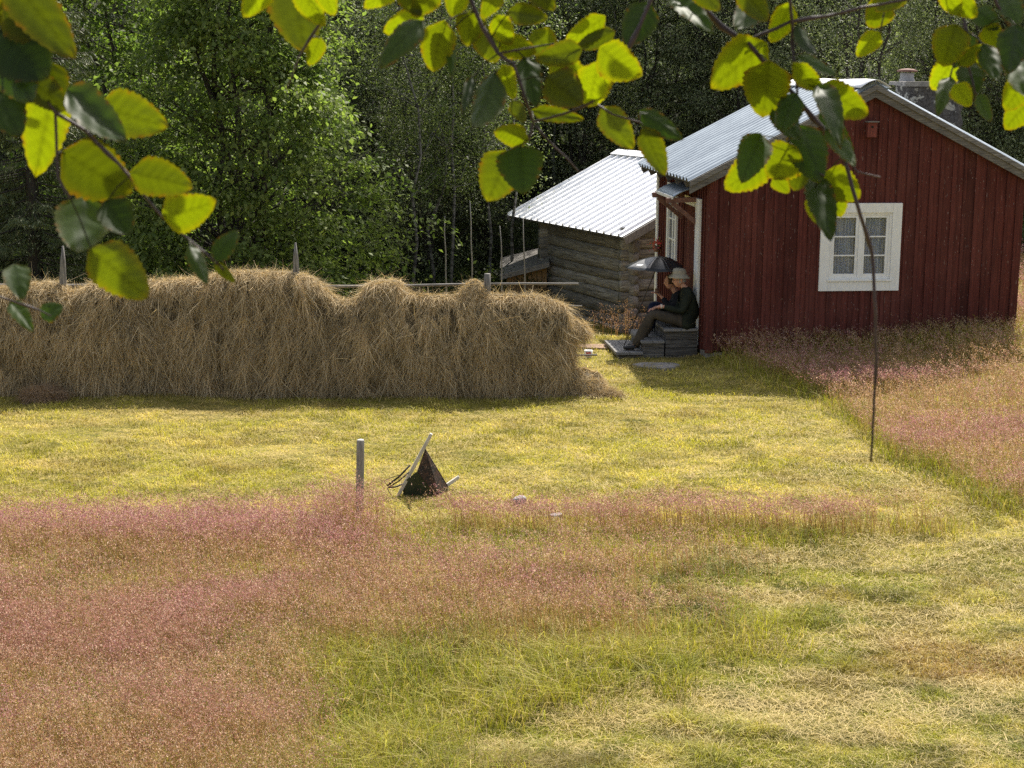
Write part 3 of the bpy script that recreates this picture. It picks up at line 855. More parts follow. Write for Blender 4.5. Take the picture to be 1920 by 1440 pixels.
for (s0, s1) in ((a0 + .04, mid - .03), (mid + .03, a1 - .04)):
    mb = MB(); q0, q1 = b0 + .03, b1 - .035; w = .045
    mb.box((s0, -.035, q0), (s0 + w, .01, q1)); mb.box((s1 - w, -.035, q0), (s1, .01, q1)); mb.box((s0 + w, -.035, q1 - w), (s1 - w, .01, q1)); mb.box((s0 + w, -.035, q0), (s1 - w, .01, q0 + w * 1.2))
    for k in (1, 2):
        z = q0 + w + (q1 - q0 - 2 * w) * k / 3
        mb.box((s0 + w, -.030, z - .011), (s1 - w, .006, z + .011))
    sash = mb.build('sash', M_white, win, .002)
    s = N('window_glass') if 'window_glass' not in bpy.data.materials else None
    if s:
        tr = s.n('BsdfTransparent', i_Color=(.88, .90, .92, 1)).outputs[0]; gl = s.n('BsdfGlossy', i_Color=(1, 1, 1, 1), i_Roughness=.03).outputs[0]
        fr = s.n('Fresnel', i_IOR=1.5); mx = s.n('MixShader', i_Fac=fr.outputs[0]); s.t.links.new(tr, mx.inputs[1]); s.t.links.new(gl, mx.inputs[2]); s.end(mx.outputs[0])
    mb = MB(); mb.box((s0 + w - .005, -.014, q0 + w), (s1 - w + .005, -.010, q1 - w)); mb.build('pane', bpy.data.materials['window_glass'], win)
M_curtain = (lambda s: s.end(s.pbr(s.mix(s.ramp(s.noise(6, (6, 6, .3)), [(.4, 0.), (.65, 1.)]), (.20, .29, .50), (.66, .70, .80)), .9)))(N('curtain_cloth'))
for (c0, c1) in ((a0 + .02, mid - .06), (mid + .05, a1 - .02)):
    n = 60; V = []
    for z in (b0 - .02, b1 + .02):
        for i in range(n + 1):
            u = c0 + (c1 - c0) * i / n
            V.append((u, .085 + .018 * math.sin(i * .95) + .012 * math.sin(i * .37 + 1) + (.01 if z < 1.5 else 0) * math.sin(i), z))
    mb = MB(); mb.add(V, [(i, i + 1, n + 2 + i, n + 1 + i) for i in range(n)], smooth=True)
    mb.build('curtain', M_curtain, win)
# side wall window: trim and sash seen at a grazing angle
sw = empty('window', (0, 0, 0)); sw.parent = cot; sw.name = 'window'
mb = MB(); v0, v1, z0, z1, t = 2.25, 3.05, 1.05, 2.46, .10
mb.box((-.078, v0, z0), (-.03, v0 + t, z1)); mb.box((-.078, v1 - t, z0), (-.03, v1, z1)); mb.box((-.078, v0 + t, z1 - t), (-.03, v1 - t, z1)); mb.box((-.078, v0 + t, z0), (-.03, v1 - t, z0 + t))
mb.build('window_trim', M_white, sw, .003)
mb = MB(); mb.box((-.03, v0 + t, z0 + t), (-.02, v1 - t, z1 - t)); mb.build('pane', plain('dark_pane', (.05, .055, .06), .08, .1, 3, 0, spec=.6), sw)
mb = MB(); vm = (v0 + v1) / 2; mb.box((-.05, vm - .03, z0 + t), (-.031, vm + .03, z1 - t))
for z in (1.5, 1.85): mb.box((-.048, v0 + t, z - .012), (-.0315, vm - .03, z + .012)); mb.box((-.048, vm + .03, z - .012), (-.0315, v1 - t, z + .012))
mb.build('sash', M_white, sw)
# door
door = empty('door', (0, 0, 0)); door.parent = cot
mb = MB(); mb.box((-.085, .42, .02), (-.03, .70, 2.36)); mb.box((-.05, .70, 2.2), (-.03, 1.70, 2.34)); mb.build('door_trim', M_white, door, .003)
mb = MB()
for k in range(6): mb.box((-.02, .725 + k * .148, .03), (.015, .725 + k * .148 + .144, 2.19), c=.5)
mb.build('door_leaf', M_red, door, .003)
mb = MB(); mb.tube([(-.03, 1.5, 1.05), (-.09, 1.5, 1.05), (-.09, 1.4, 1.05)], .01, 6); mb.build('handle', plain('iron', (.03, .03, .03), .5, .2, 20, .1, .8), door)
# door canopy on brackets
can = empty('door_canopy', (0, 0, 0)); can.parent = cot
M_brown = plain('brown_painted_wood', (.16, .08, .06), .8, .3, 12, .3, stretch=(1, 1, 1))
mb = MB(); k = 8; V = []
for v in np.linspace(.62, 1.95, 8):
    for i in range(k):
        a = i / (k - 1)
        V.append((-.03 - .46 * a, v, 2.54 - .04 * a - .13 * a ** 2.4 + .012 * math.sin(v * 30)))
mb.add(V, [(j * k + i, (j + 1) * k + i, (j + 1) * k + i + 1, j * k + i + 1) for j in range(7) for i in range(k - 1)], smooth=True)
mb.build('canopy_sheet', M_roof, can).modifiers.new('thick', 'SOLIDIFY').thickness = .012
mb = MB(); mb.beam((-.48, .60, 2.37), (-.48, 1.97, 2.37), .03, .045); mb.build('canopy_edge', M_white, can)
for v in (.68, 1.88):
    mb = MB(); mb.beam((-.03, v, 2.34), (-.56, v, 2.32), .07, .08); mb.beam((-.04, v + .001, 1.94), (-.46, v + .001, 2.28), .055, .07)
    mb.build('bracket', M_brown, can, .004)

# chimney standing on the right hand slope
def chimney():
    s = N('plastered_stone')
    tc = s.n('TexCoord').outputs['Object']
    v = s.n('TexVoronoi', i_Vector=tc, i_Scale=5.5); n = s.noise(3.3, (1, 1, 1.3), 5, .6, tc); f = s.noise(22, (1, 1, 1), 5, .7, tc)
    c = s.ramp(f, [(.3, (.035, .03, .028)), (.7, (.12, .108, .10))])
    c = s.mix(s.ramp(n, [(.56, 0.), (.575, 1.)]), c, (.33, .31, .27))
    jn = s.n('TexVoronoi', i_Vector=tc, i_Scale=5.5, feature='DISTANCE_TO_EDGE')
    c = s.mix(s.ramp(jn.outputs[0], [(.0, .5), (.06, 0.)]), c, (.02, .018, .016))
    h = s.mix(.5, n, v.outputs[0])
    ms = s.end(s.pbr(c, .9, 0, s.bump(h, .9, .03), .2))
    ch = empty('chimney', (0, 0, 0)); ch.parent = cot
    ws = 27.0; c, sn = math.cos(-HYAW), math.sin(-HYAW)
    def loc(px, py, Y):
        p = P(px, py, Y); dx, dy = p.x - HX, p.y - HY
        return (dx * c - dy * sn, dx * sn + dy * c, p.z)
    u0, _, _ = loc(1702, 260, 26.6); u1, _, _ = loc(1816, 260, 26.6); zt = P(1760, 160, 26.6).z
    y0 = 1.75; y1 = y0 + .62; u0 += .08; u1 += .02
    bm = bmesh.new(); bmesh.ops.create_cube(bm, size=1)
    bmesh.ops.subdivide_edges(bm, edges=bm.edges, cuts=9, use_grid_fill=True)
    for vv in bm.verts:
        x = (vv.co.x + .5) * (u1 - u0) + u0; y = (vv.co.y + .5) * (y1 - y0) + y0; z = (vv.co.z + .5) * (zt - 2.6) + 2.6
        k = .03
        vv.co = (x + random.uniform(-k, k), y + random.uniform(-k, k), z + random.uniform(-.01, .01))
    me = bpy.data.meshes.new('chimney_stack'); bm.to_mesh(me); bm.free(); link('stack', me, ms, ch)
    mb = MB(); mb.box((u0 - .11, y0 - .1, zt - .012), (u1 + .1, y1 + .1, zt + .06), jit=.015); mb.build('slab', M_stone, ch, .01)
    f0, _, _ = loc(1730, 150, 26.6)
    mb = MB(); mb.lathe([(.13, zt + .055), (.13, zt + .09), (.115, zt + .10), (.115, zt + .20), (.10, zt + .205)], 18, Matrix.Translation((f0, y0 + .45, 0)))
    mb.build('flue', plain('flue_render', (.30, .29, .28), .8, .3, 9, .3), ch)
    mb = MB(); mb.lathe([(.0, zt + .235), (.17, zt + .215), (.17, zt + .24), (.10, zt + .265), (0, zt + .275)], 18, Matrix.Translation((f0, y0 + .45, 0)))
    mb.build('flue_cap', M_brown, ch)
chimney()
# nest box under the gable peak
nb = empty('nest_box', hw(2.47, -.07, 3.48), HYAW, label='small red wooden nest box under the gable peak', cat='nest box')
mb = MB(); mb.box((-.075, -.10, -.13), (.075, 0, .10), c=.9); mb.build('box', M_red, nb, .004)
mb = MB(); mb.box((-.095, -.14, .10), (.095, .0, .118)); mb.build('lid', M_greywood_x, nb)
mb = MB(); mb.lathe([(.02, -.002), (.02, .003), (0, .003)], 12, Matrix.Translation((0, -.101, .03)) @ Matrix.Rotation(R(90), 4, 'X')); mb.build('entrance_hole', M_dark, nb)
# iron hooks and runs on the gable are worn strips of bare wood hanging on the boards
for (px, y0_, y1_) in ((1411, 395, 460), (1472, 385, 456), (1754, 400, 460), (1806, 355, 458)):
    pass

# ------------------------------------------------------------------ grey log barn behind
BX, BY, BZ, BB, BLe, BRun, BRho = 2.227, 31.0, 1.192, 1.127, 5.374, 2.787, .444
e_ = Vector((-math.cos(BB), math.sin(BB), 0)); g_ = Vector((math.sin(BB), math.cos(BB), 0))
barn = empty('log_barn', (BX, BY, 0), math.atan2(-e_.y, -e_.x), label='old grey log barn with pale ribbed metal roof beside the red cottage', cat='barn')
# local frame: +x from the far eave end towards the near one (so -x is along the eave), +y = into the slope
bz0 = -1.15; tanr = math.tan(BRho); bw = 2 * BRun - .5
def log(mb, a, b, r, axis_up, c, taper=.0):
    a, b = Vector(a), Vector(b); n = 14; m = 10
    d = (b - a).normalized(); s = d.cross(Vector((0, 0, 1))).normalized()
    V = []; ph = random.random() * 6
    for i in range(n + 1):
        t = i / n; p = a.lerp(b, t) + Vector((0, 0, .012 * math.sin(t * 5 + ph))) + s * .012 * math.sin(t * 4 + ph * 2)
        rr = r * (1 + taper * (t - .5))
        for k in range(m):
            an = 2 * math.pi * k / m
            # squarish hewn section
            x, z = math.cos(an), math.sin(an); q = max(abs(x), abs(z)) ** .8
            V.append(p + s * (x / q * rr * .62 + random.uniform(-.004, .004)) + Vector((0, 0, z / q * rr * 1.03 + random.uniform(-.004, .004))))
    F = [(i * m + k, i * m + (k + 1) % m, (i + 1) * m + (k + 1) % m, (i + 1) * m + k) for i in range(n) for k in range(m)]
    F += [tuple(range(m - 1, -1, -1)), tuple(n * m + k for k in range(m))]
    mb.add(V, F, c, True)
x1 = -.50; x0 = -BLe + 1.25          # wall corners along the eave
yw0, yw1 = .38, 2 * BRun - .38
mb = MB(); z = bz0; i = 0
while z < BZ - .02:
    h = random.uniform(.20, .27)
    log(mb, (x0 - .20, yw0, z + h / 2), (x1 + .22, yw0, z + h / 2 - .02), h / 2, None, random.uniform(.34, .62), random.uniform(-.3, .3))
    z += h * .95; i += 1
mb.build('front_wall', M_log, barn)
M_log_y = weathered('old_log_end', (.155, .145, .125), (.40, .38, .335), axis=1, scale=4)
for k, xx in enumerate((x1, x0)):
    mb = MB(); z = bz0 + .11
    while z < BZ + tanr * BRun - .2:
        h = random.uniform(.20, .27)
        inset = max(0, (z + h - BZ + .10) / tanr)
        y0_, y1_ = yw0 - .24 + (inset if z > BZ else 0), yw1 + .24 - (inset if z > BZ else 0)
        if z > BZ: y0_, y1_ = .0 + inset + .1, 2 * BRun - inset - .1
        if y1_ - y0_ > .4: log(mb, (xx, y0_, z + h / 2), (xx, y1_, z + h / 2), h / 2, None, random.uniform(.34, .62))
        z += h * .95
    mb.build('gable_wall', M_log_y, barn)
mb = MB(); z = bz0
while z < BZ - .02:
    log(mb, (x0 - .2, yw1, z + .12), (x1 + .2, yw1, z + .12), .12, None, .45); z += .23
mb.build('back_wall', M_log, barn)
mb = MB(); mb.box((x0 + .15, yw0 + .15, bz0), (x1 - .15, yw1 - .15, BZ)); mb.build('room_shade_fill', M_dark, barn)
for side in (0, 1):
    sp_ = .30; V = []; prof = []
    xx = -BLe - .0
    while xx < .001:
        for dx, h in ((0, 0), (.015, .05), (.045, .05), (.065, 0), (.18, 0), (.183, .0)): prof.append((xx + dx, h))
        xx += sp_
    prof = [p for p in prof if p[0] <= .01]
    m = len(prof); rows = 4
    for j in range(rows + 1):
        q = -.06 + (BRun + .06) * j / rows
        for px_, h in prof: V.append((px_, q if side == 0 else 2 * BRun - q, BZ + tanr * q + .01 + h))
    F = [(j * m + i, j * m + i + 1, (j + 1) * m + i + 1, (j + 1) * m + i) for j in range(rows) for i in range(m - 1)]
    mb = MB(); mb.add(V, F); o = mb.build('roof_sheet', M_roof_white, barn); o.modifiers.new('thick', 'SOLIDIFY').thickness = .004
mb = MB(); V = []; k = 7
for xx in (-BLe - .05, .05):
    for i in range(k):
        a = -1 + 2 * i / (k - 1); V.append((xx, BRun + a * .20, BZ + tanr * BRun + .075 - .10 * abs(a)))
mb.add(V, [(i, i + 1, k + i + 1, k + i) for i in range(k - 1)]); mb.build('ridge_cap', M_roof_white, barn).modifiers.new('thick', 'SOLIDIFY').thickness = .01
for xx in (-.015, -BLe + .015):
    mb = MB()
    for s_ in (0, 1):
        y_a, y_b = (-.04, BRun) if s_ == 0 else (2 * BRun + .04, BRun)
        mb.beam((xx, y_a, BZ - .075 - .02), (xx, y_b, BZ + tanr * BRun - .075), .03, .15, c=.6)
    mb.build('bargeboard', M_greywood, barn)
mb = MB(); mb.beam((-BLe + .05, .0, BZ - .045), (-.05, .0, BZ - .045), .03, .06, up=(0, 1, 0), c=.3)
for xx in np.linspace(-BLe + .1, -.1, 8): mb.beam((xx, -.0, BZ - .04), (xx, BRun, BZ + tanr * BRun - .04), .06, .07, c=.3)
mb.build('eave_board', M_greywood_x, barn)
# low shed at the left end of the barn
sh = empty('small_shed', (0, 0, 0), label='low board shed with a grey sloping roof edge left of the log barn', cat='shed')
a, b = P(937, 520, 34.5), P(1030, 496, 34.3)
mb = MB(); V = []
for p in (a, b):
    for dy in (0, 1.6):
        for dz in (-.06, .05): V.append(p + Vector((0, dy, dz + dy * .12)))
mb.add(V, [(0, 1, 3, 2), (4, 6, 7, 5), (0, 4, 5, 1), (2, 3, 7, 6), (1, 5, 7, 3), (0, 2, 6, 4)], .6); mb.build('roof', M_greywood_x, sh, .005)
M_amber = plain('amber_boards', (.24, .15, .07), .8, .4, 8, .4, stretch=(6, 6, .5))
a2, b2 = P(950, 530, 34.6), P(1026, 530, 34.6); mb = MB(); n = 8; g0 = -1.3
for k in range(n):
    u0 = a2.x + (b2.x - a2.x) * k / n; u1 = a2.x + (b2.x - a2.x) * (k + 1) / n - .01
    top = a.z + (b.z - a.z) * ((u0 + u1) / 2 - a.x) / (b.x - a.x) - .07
    mb.box((u0, 34.62 + .01 * (k % 2), g0), (u1, 34.66 + .01 * (k % 2), top))
mb.box((a2.x + .01, 34.66, g0), (a2.x + .05, 36, a.z - .08)); mb.box((b2.x - .05, 34.66, g0), (b2.x - .01, 36, a.z - .0))
mb.build('wall', M_amber, sh)

# ------------------------------------------------------------------ hay rack
HYY = 22.12
def hz(px, py): return P(px, py, HYY)
rack = empty('hay_rack', (hz(560, 600).x, HYY, -.15), label='long wooden hay rack of grey stakes and horizontal poles under the hay', cat='hay rack')
def rel(o, root): o.matrix_parent_inverse = Matrix.Translation(root.location).inverted(); return o
gb = lambda p: Vector((p.x, HYY, -.35))
for px, top, flat in ((118, 461, 0), (554, 455, 0), (914, 513, 1), (-330, 470, 0)):
    t_ = hz(px, top); b_ = hz(px + (6 if px == 554 else 0), 740); b_.z = -.4
    mb = MB(); n = 10; pts = [b_.lerp(t_, k / n) for k in range(n + 1)]
    mb.tube(pts, [.048] * (n - 1) + ([.047, .044] if flat else [.038, .012]), 10, wob=.06)
    rel(mb.build('stake', M_greywood, rack), rack)
rails = [((-420, 532), (1085, 534), .034, .016, 0), ((-420, 575), (1092, 576), .03, .010, .03), ((-420, 640), (1080, 632), .03, .02, -.02), ((-420, 690), (1120, 668), .03, .014, .02)]
for (p0, p1, r0, r1, dy) in rails:
    A, B = hz(*p0), hz(*p1); A.y += dy + .07; B.y += dy + .07
    mb = MB(); n = 14; pts = [A.lerp(B, k / n) + Vector((0, 0, .012 * math.sin(k * 1.1) - (.03 * math.sin(math.pi * k / n)))) for k in range(n + 1)]
    mb.tube(pts, [r0 + (r1 - r0) * (k / n) for k in range(n + 1)], 8, wob=.05)
    rel(mb.build('rail', M_greywood_x, rack), rack)

TOP = [(-450, 530), (-200, 522), (0, 532), (60, 522), (105, 521), (140, 538), (158, 532), (175, 520), (280, 520), (380, 512), (430, 500), (540, 502), (575, 508), (605, 526), (622, 548), (640, 557), (672, 552), (692, 522), (722, 517), (752, 520), (758, 540), (800, 546), (850, 547), (868, 540), (930, 545), (1010, 546), (1045, 560), (1062, 566), (1068, 600)]
def hay_top(px): return np.interp(px, [t[0] for t in TOP], [t[1] for t in TOP])
hayx0, hayx1 = hz(-450, 600).x, hz(1066, 600).x
def xtopx(x): return 960 + (x / HYY) * FPX * .985
pxs = np.linspace(-450, 1068, 220)
xw = np.array([hz(p, hay_top(p)).x for p in pxs]); zw = np.array([hz(p, hay_top(p)).z for p in pxs])
def haytop_z(x): return np.interp(x, xw, zw) - .05
def hay_surface(x, s):
    """point on the hay: s 0 at the front foot .. 1 at the crest .. 2 at the back foot"""
    zt = haytop_z(x); zb = -.13
    side = np.where(s <= 1, -1., 1.)
    t = np.where(s <= 1, s, 2 - s)
    end = ss(-.15, .10, (hayx1 - x))
    th = (.13 + .22 * (1 - t ** 2.2)) * (.45 + .55 * end)
    th = th * np.sqrt(np.clip(1 - t ** 7, 0, 1)) + .0
    bul = .05 * (fbm(x, t * 1.6 + (s > 1) * 9, .5, 14) - .5) * 2 + .07 * (fbm(x * 1.4, t * 2.2 + (s > 1) * 7, .33, 61) - .5) * 2 * (t < .9)
    z = zb + (zt - zb) * t
    return x, HYY + side * (th + bul * (t < .97)), z
def tufts(name, P0, D, L, Wd, cols, parent=None, droop=.5, segs=3, curl=.3):
    """curved hay strands from roots P0, direction D, drooping"""
    n = len(P0)
    D = D / np.linalg.norm(D, axis=1)[:, None]
    sdv = np.cross(D, rng.normal(0, 1, (n, 3))); sdv /= np.linalg.norm(sdv, axis=1)[:, None]
    cv = rng.normal(0, curl, (n, 3))
    V = []
    for k in range(segs + 1):
        t = k / segs
        p = P0 + D * (L * t)[:, None] + cv * (L * t * t)[:, None] + np.array([0, 0, -1.]) * (droop * L * t * t)[:, None]
        w = Wd * (1 - .75 * t)
        V += [p - sdv * (w / 2)[:, None], p + sdv * (w / 2)[:, None]]
    V = np.stack(V, 1).reshape(-1, 3); m = 2 * (segs + 1)
    i = np.arange(n)[:, None] * m
    F = np.stack([i + [2 * k, 2 * k + 1, 2 * k + 3, 2 * k + 2] for k in range(segs)], 1).reshape(-1, 4)
    return V, F, np.repeat(cols, segs, 0)
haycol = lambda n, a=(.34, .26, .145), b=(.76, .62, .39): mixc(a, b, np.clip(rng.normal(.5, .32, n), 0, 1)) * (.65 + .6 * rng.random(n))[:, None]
def hay():
    xs = np.linspace(hayx0, hayx1, 260); sv = np.concatenate([np.linspace(0, .9, 26), np.linspace(.93, 1.07, 9), np.linspace(1.1, 2, 18)])
    Xg, Sg = np.meshgrid(xs, sv); x, y, z = hay_surface(Xg.ravel(), Sg.ravel())
    nx = len(xs); ny = len(sv); V = np.stack([x, y, z], 1)
    i = np.arange(nx * ny).reshape(ny, nx)
    F = np.stack([i[:-1, :-1].ravel(), i[:-1, 1:].ravel(), i[1:, 1:].ravel(), i[1:, :-1].ravel()], 1)
    capn = 0
    C = np.tile(np.array([.09, .066, .033]), (len(F), 1))  # dark core colour paints the shade deep between strands
    # end cap quads between front and back
    e = [(i[k, -1], i[-1 - k, -1], i[-2 - k, -1], i[k + 1, -1]) for k in range(0, 22)]
    F = np.concatenate([F, np.array(e)]); C = np.concatenate([C, np.tile([.09, .066, .033], (len(e), 1))])
    Vs, Fs, Cs = [V], [F], [C]; off = len(V)
    def put(v, f, c):
        nonlocal off
        Vs.append(v); Fs.append(f + off); Cs.append(c); off += len(v)
    # hanging strands front
    n = 150000
    x = hayx0 + (hayx1 - hayx0) * rng.random(n); s = rng.random(n) * 1.0
    X_, Y_, Z_ = hay_surface(x, s); lock = fbm(x * 2.2 + s * .8, s * 1.5, .2, 17); Y_ = Y_ + .045 - .12 * ss(.35, .68, lock)
    D = np.stack([rng.normal(0, .45, n) + 1.3 * (fbm(x, s * 2, .35, 31) - .5) * 2, -.16 - .25 * rng.random(n), -1 + .5 * (rng.random(n) < .1) * rng.normal(0, 1, n)], 1)
    L = .08 + .22 * rng.random(n) ** 1.3; L = np.minimum(L, (Z_ + .13) * .9 + .05)
    put(*tufts('', np.stack([X_, Y_, Z_], 1), D, L, .0045 + .005 * rng.random(n), haycol(n) * (.45 + 1.0 * fbm(x * 3, s * 2, .25, 66))[:, None], droop=.35, curl=.4))  # tone by clump paints deeper shadow between the locks
    # strands lying over the crest, coloured paler to look sunlit
    n = 52000
    x = hayx0 + (hayx1 - hayx0) * rng.random(n); s = 1 + rng.normal(0, .05, n)
    X_, Y_, Z_ = hay_surface(x, s)
    sg = np.where(rng.random(n) < .6, -1., 1.)
    D = np.stack([rng.normal(0, .5, n), sg * (.5 + .5 * rng.random(n)), .25 + .35 * rng.random(n)], 1)
    put(*tufts('', np.stack([X_, Y_, Z_ - .01], 1), D, .08 + .13 * rng.random(n), .0035 + .004 * rng.random(n), haycol(n, (.46, .36, .20), (.74, .60, .38)), droop=.9, curl=.5))
    # wild fringe
    n = 9000
    x = hayx0 + (hayx1 - hayx0) * rng.random(n); X_, Y_, Z_ = hay_surface(x, 1 + rng.normal(0, .03, n))
    D = np.stack([rng.normal(0, .8, n), rng.normal(0, .3, n), .5 + .6 * rng.random(n)], 1)
    put(*tufts('', np.stack([X_, Y_, Z_ - .02], 1), D, .07 + .12 * rng.random(n), .0022 + .002 * rng.random(n), haycol(n, (.38, .30, .17), (.62, .52, .34)), droop=.5))
    # long pale single stalks
    n = 2600
    x = hayx0 + (hayx1 - hayx0) * rng.random(n); s = rng.random(n) * .95; X_, Y_, Z_ = hay_surface(x, s)
    D = np.stack([rng.normal(0, .7, n), -.3 - .2 * rng.random(n), -1 + rng.normal(0, .4, n)], 1)
    put(*tufts('', np.stack([X_, Y_, Z_], 1), D, .12 + .2 * rng.random(n), .004 + .003 * rng.random(n), haycol(n, (.42, .34, .2), (.6, .5, .33)), droop=.3))
    # right end
    n = 6000
    s = rng.random(n); z = -.1 + s * (float(haytop_z(hayx1 - .05)) + .0); y = HYY + rng.uniform(-.2, .2, n)
    D = np.stack([.35 + rng.normal(0, .25, n), rng.normal(0, .35, n) - .2, -1 * np.ones(n)], 1)
    put(*tufts('', np.stack([np.full(n, hayx1 - .02), y, z], 1), D, .10 + .2 * rng.random(n), .005 + .004 * rng.random(n), haycol(n), droop=.3))
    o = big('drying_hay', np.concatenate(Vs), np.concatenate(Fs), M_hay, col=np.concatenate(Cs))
    tag(o, 'thick wall of brown hay hung to dry along the wooden rack', 'hay')
hay()
def heap(name, c, rx, ry, rz, n, label, cat, cols=None, seed=0, dirdown=.5, L0=.08, L1=.2, core=True, group=None):
    c = np.array(c)
    th = rng.random(n) * 6.283; ph = np.arccos(rng.random(n) * (1 if dirdown < .9 else 1.6) - (0 if dirdown < .9 else .6))
    nrm = np.stack([np.sin(ph) * np.cos(th), np.sin(ph) * np.sin(th), np.cos(ph)], 1)
    lump = (.8 + .35 * vnoise(th * 2, ph * 3, 1, seed))[:, None]
    P0 = c + nrm * np.array([rx, ry, rz]) * lump * .93
    D = np.cross(nrm, rng.normal(0, 1, (n, 3))) + nrm * .35 + np.array([0, 0, -dirdown])
    V, F, C = tufts('', P0, D, L0 + (L1 - L0) * rng.random(n), .004 + .004 * rng.random(n), haycol(n) if cols is None else haycol(n, *cols), droop=.4)
    if core:
        bm = bmesh.new(); bmesh.ops.create_uvsphere(bm, u_segments=20, v_segments=12, radius=1)
        me = bpy.data.meshes.new('x'); bm.to_mesh(me); bm.free()
        v = np.array([tuple(q.co) for q in me.vertices]) * np.array([rx, ry, rz]) * .86 + c
        bpy.data.meshes.remove(me)
        mbm = [v]; 
        u, w_ = 20, 12
        # simple lat/long grid of its own
        la = np.linspace(0, np.pi, 9); lo = np.linspace(0, 2 * np.pi, 17)
        LA, LO = np.meshgrid(la, lo, indexing='ij')
        cv = np.stack([np.sin(LA) * np.cos(LO), np.sin(LA) * np.sin(LO), np.cos(LA)], -1).reshape(-1, 3) * np.array([rx, ry, rz]) * .84 + c
        ii = np.arange(9 * 17).reshape(9, 17)
        cf = np.stack([ii[:-1, :-1].ravel(), ii[1:, :-1].ravel(), ii[1:, 1:].ravel(), ii[:-1, 1:].ravel()], 1)
        F = np.concatenate([F, cf + len(V)]); V = np.concatenate([V, cv]); C = np.concatenate([C, np.tile([.08, .06, .03], (len(cf), 1))])  # dark core, painted as shade inside the heap
    return tag(big(name, V, F, M_hay, col=C), label, cat, group)
p = hz(1083, 612); heap('hay_tuft', (p.x - .04, HYY, p.z), .17, .14, .10, 5200, 'small tuft of hay sticking out on the pole at the right end of the rack', 'hay', dirdown=1., seed=3)
p = hz(888, 540); heap('hay_tuft', (p.x, HYY, p.z - .03), .15, .13, .16, 3600, 'round cap of hay slung over the top pole beside the grey stake', 'hay', dirdown=1., seed=4)
p = hz(1092, 720); heap('hay_heap', (p.x + .02, HYY - .10, -.08), .32, .30, .32, 11000, 'knee high heap of hay fallen at the right foot of the rack', 'hay', dirdown=.8, seed=5)
p = G(1125, 748); heap('hay_heap', (p.x + .06, p.y + .1, -.13), .26, .16, .09, 3000, 'low wisp of hay trailing out on the grass beyond the heap', 'hay', dirdown=.2, seed=6, cols=((.3, .22, .12), (.5, .4, .25)))
p = G(82, 752); heap('hay_heap', (p.x, p.y, -.12), .30, .18, .13, 4200, 'flat reddish brown pile of loose hay on the grass before the rack', 'hay', dirdown=.1, seed=7, cols=((.26, .17, .10), (.46, .34, .22)))
#@@3
# ------------------------------------------------------------------ steps in front of the cottage door
M_step = weathered('step_boards', (.12, .115, .11), (.26, .25, .235), axis=1)
steps = empty('door_steps', hw(-.05, .30, -.24), HYAW, label='weathered grey wooden steps up to the cottage door, with people sitting on them', cat='steps')
def stp(u0, u1, zt, name):
    """one box step in cottage axes, u from the wall outwards (negative), v along the wall"""
    mb = MB(); ms = MB(); m2 = MB(); v0, v1 = 0., 1.15
    # side boards, front boards
    zb = -.16
    hh = zt - .045 - zb; nb = max(1, round(hh / .15))
    for k in range(nb):
        a, b = zb + hh * k / nb + .004, zb + hh * (k + 1) / nb - .004
        ms.box((u0 + .02, v0 + .02, a), (u1 - .004, v0 + .045, b), c=random.uniform(.25, .42))
        m2.box((u0 + .02, v1 - .045, a), (u1 - .004, v1 - .02, b), c=.4)
        mb.box((u0 + .02, v0 + .047, a), (u0 + .045, v1 - .047, b), c=random.uniform(.4, .6))
    mb.build('riser_boards', M_step, steps, .003); ms.build('side_boards', M_greywood_x, steps, .003); m2.build('side_boards', M_greywood_x, steps, .003)
    mb = MB(); n = 2 if u1 - u0 > .3 else 1
    for k in range(n):
        a = u0 - .02 + (u1 - u0 + .02) * k / n; b = u0 - .02 + (u1 - u0 + .02) * (k + 1) / n - .008
        mb.box((a, v0 - .03, zt - .043), (b, v1 + .03, zt), c=random.uniform(.6, .85))
    mb.build(name, M_step, steps, .005)
# local origin is hw(-.05,.5): u=0 is just off the wall
stp(-1.32, -.90, .21 - .02, 'tread'); stp(-.92, -.56, .37 - .0, 'tread'); stp(-.56, -.02, .56, 'landing')
def st(u, v, z): return steps.matrix_basis @ Vector((u, v, z))
bpy.context.view_layer.update()
STZ = steps.location.z

# ------------------------------------------------------------------ people
def skin(name, nodes, edges, root, mat, parent=None, sub=2, extra=None):
    """continuous limb surface; nodes {key: (Vector, rx, ry)}"""
    keys = list(nodes); idx = {k: i for i, k in enumerate(keys)}
    me = bpy.data.meshes.new(name)
    me.from_pydata([tuple(nodes[k][0]) for k in keys], [(idx[a], idx[b]) for a, b in edges], [])
    o = bpy.data.objects.new(name, me); COL.objects.link(o)
    md = o.modifiers.new('s', 'SKIN')
    for i, k in enumerate(keys):
        sv = me.skin_vertices[0].data[i]; sv.radius = (nodes[k][1], nodes[k][2]); sv.use_root = (k == root); sv.use_loose = False
    o.modifiers.new('d', 'SUBSURF').levels = sub
    dg = bpy.context.evaluated_depsgraph_get(); dg.update()
    m2 = bpy.data.meshes.new_from_object(o.evaluated_get(dg))
    bpy.data.objects.remove(o); bpy.data.meshes.remove(me)
    if extra:
        bm = bmesh.new(); bm.from_mesh(m2); extra(bm); bm.to_mesh(m2); bm.free()
    m2.name = name
    m2.polygons.foreach_set('use_smooth', np.ones(len(m2.polygons), bool))
    m2.materials.clear()
    return link(name, m2, mat, parent)
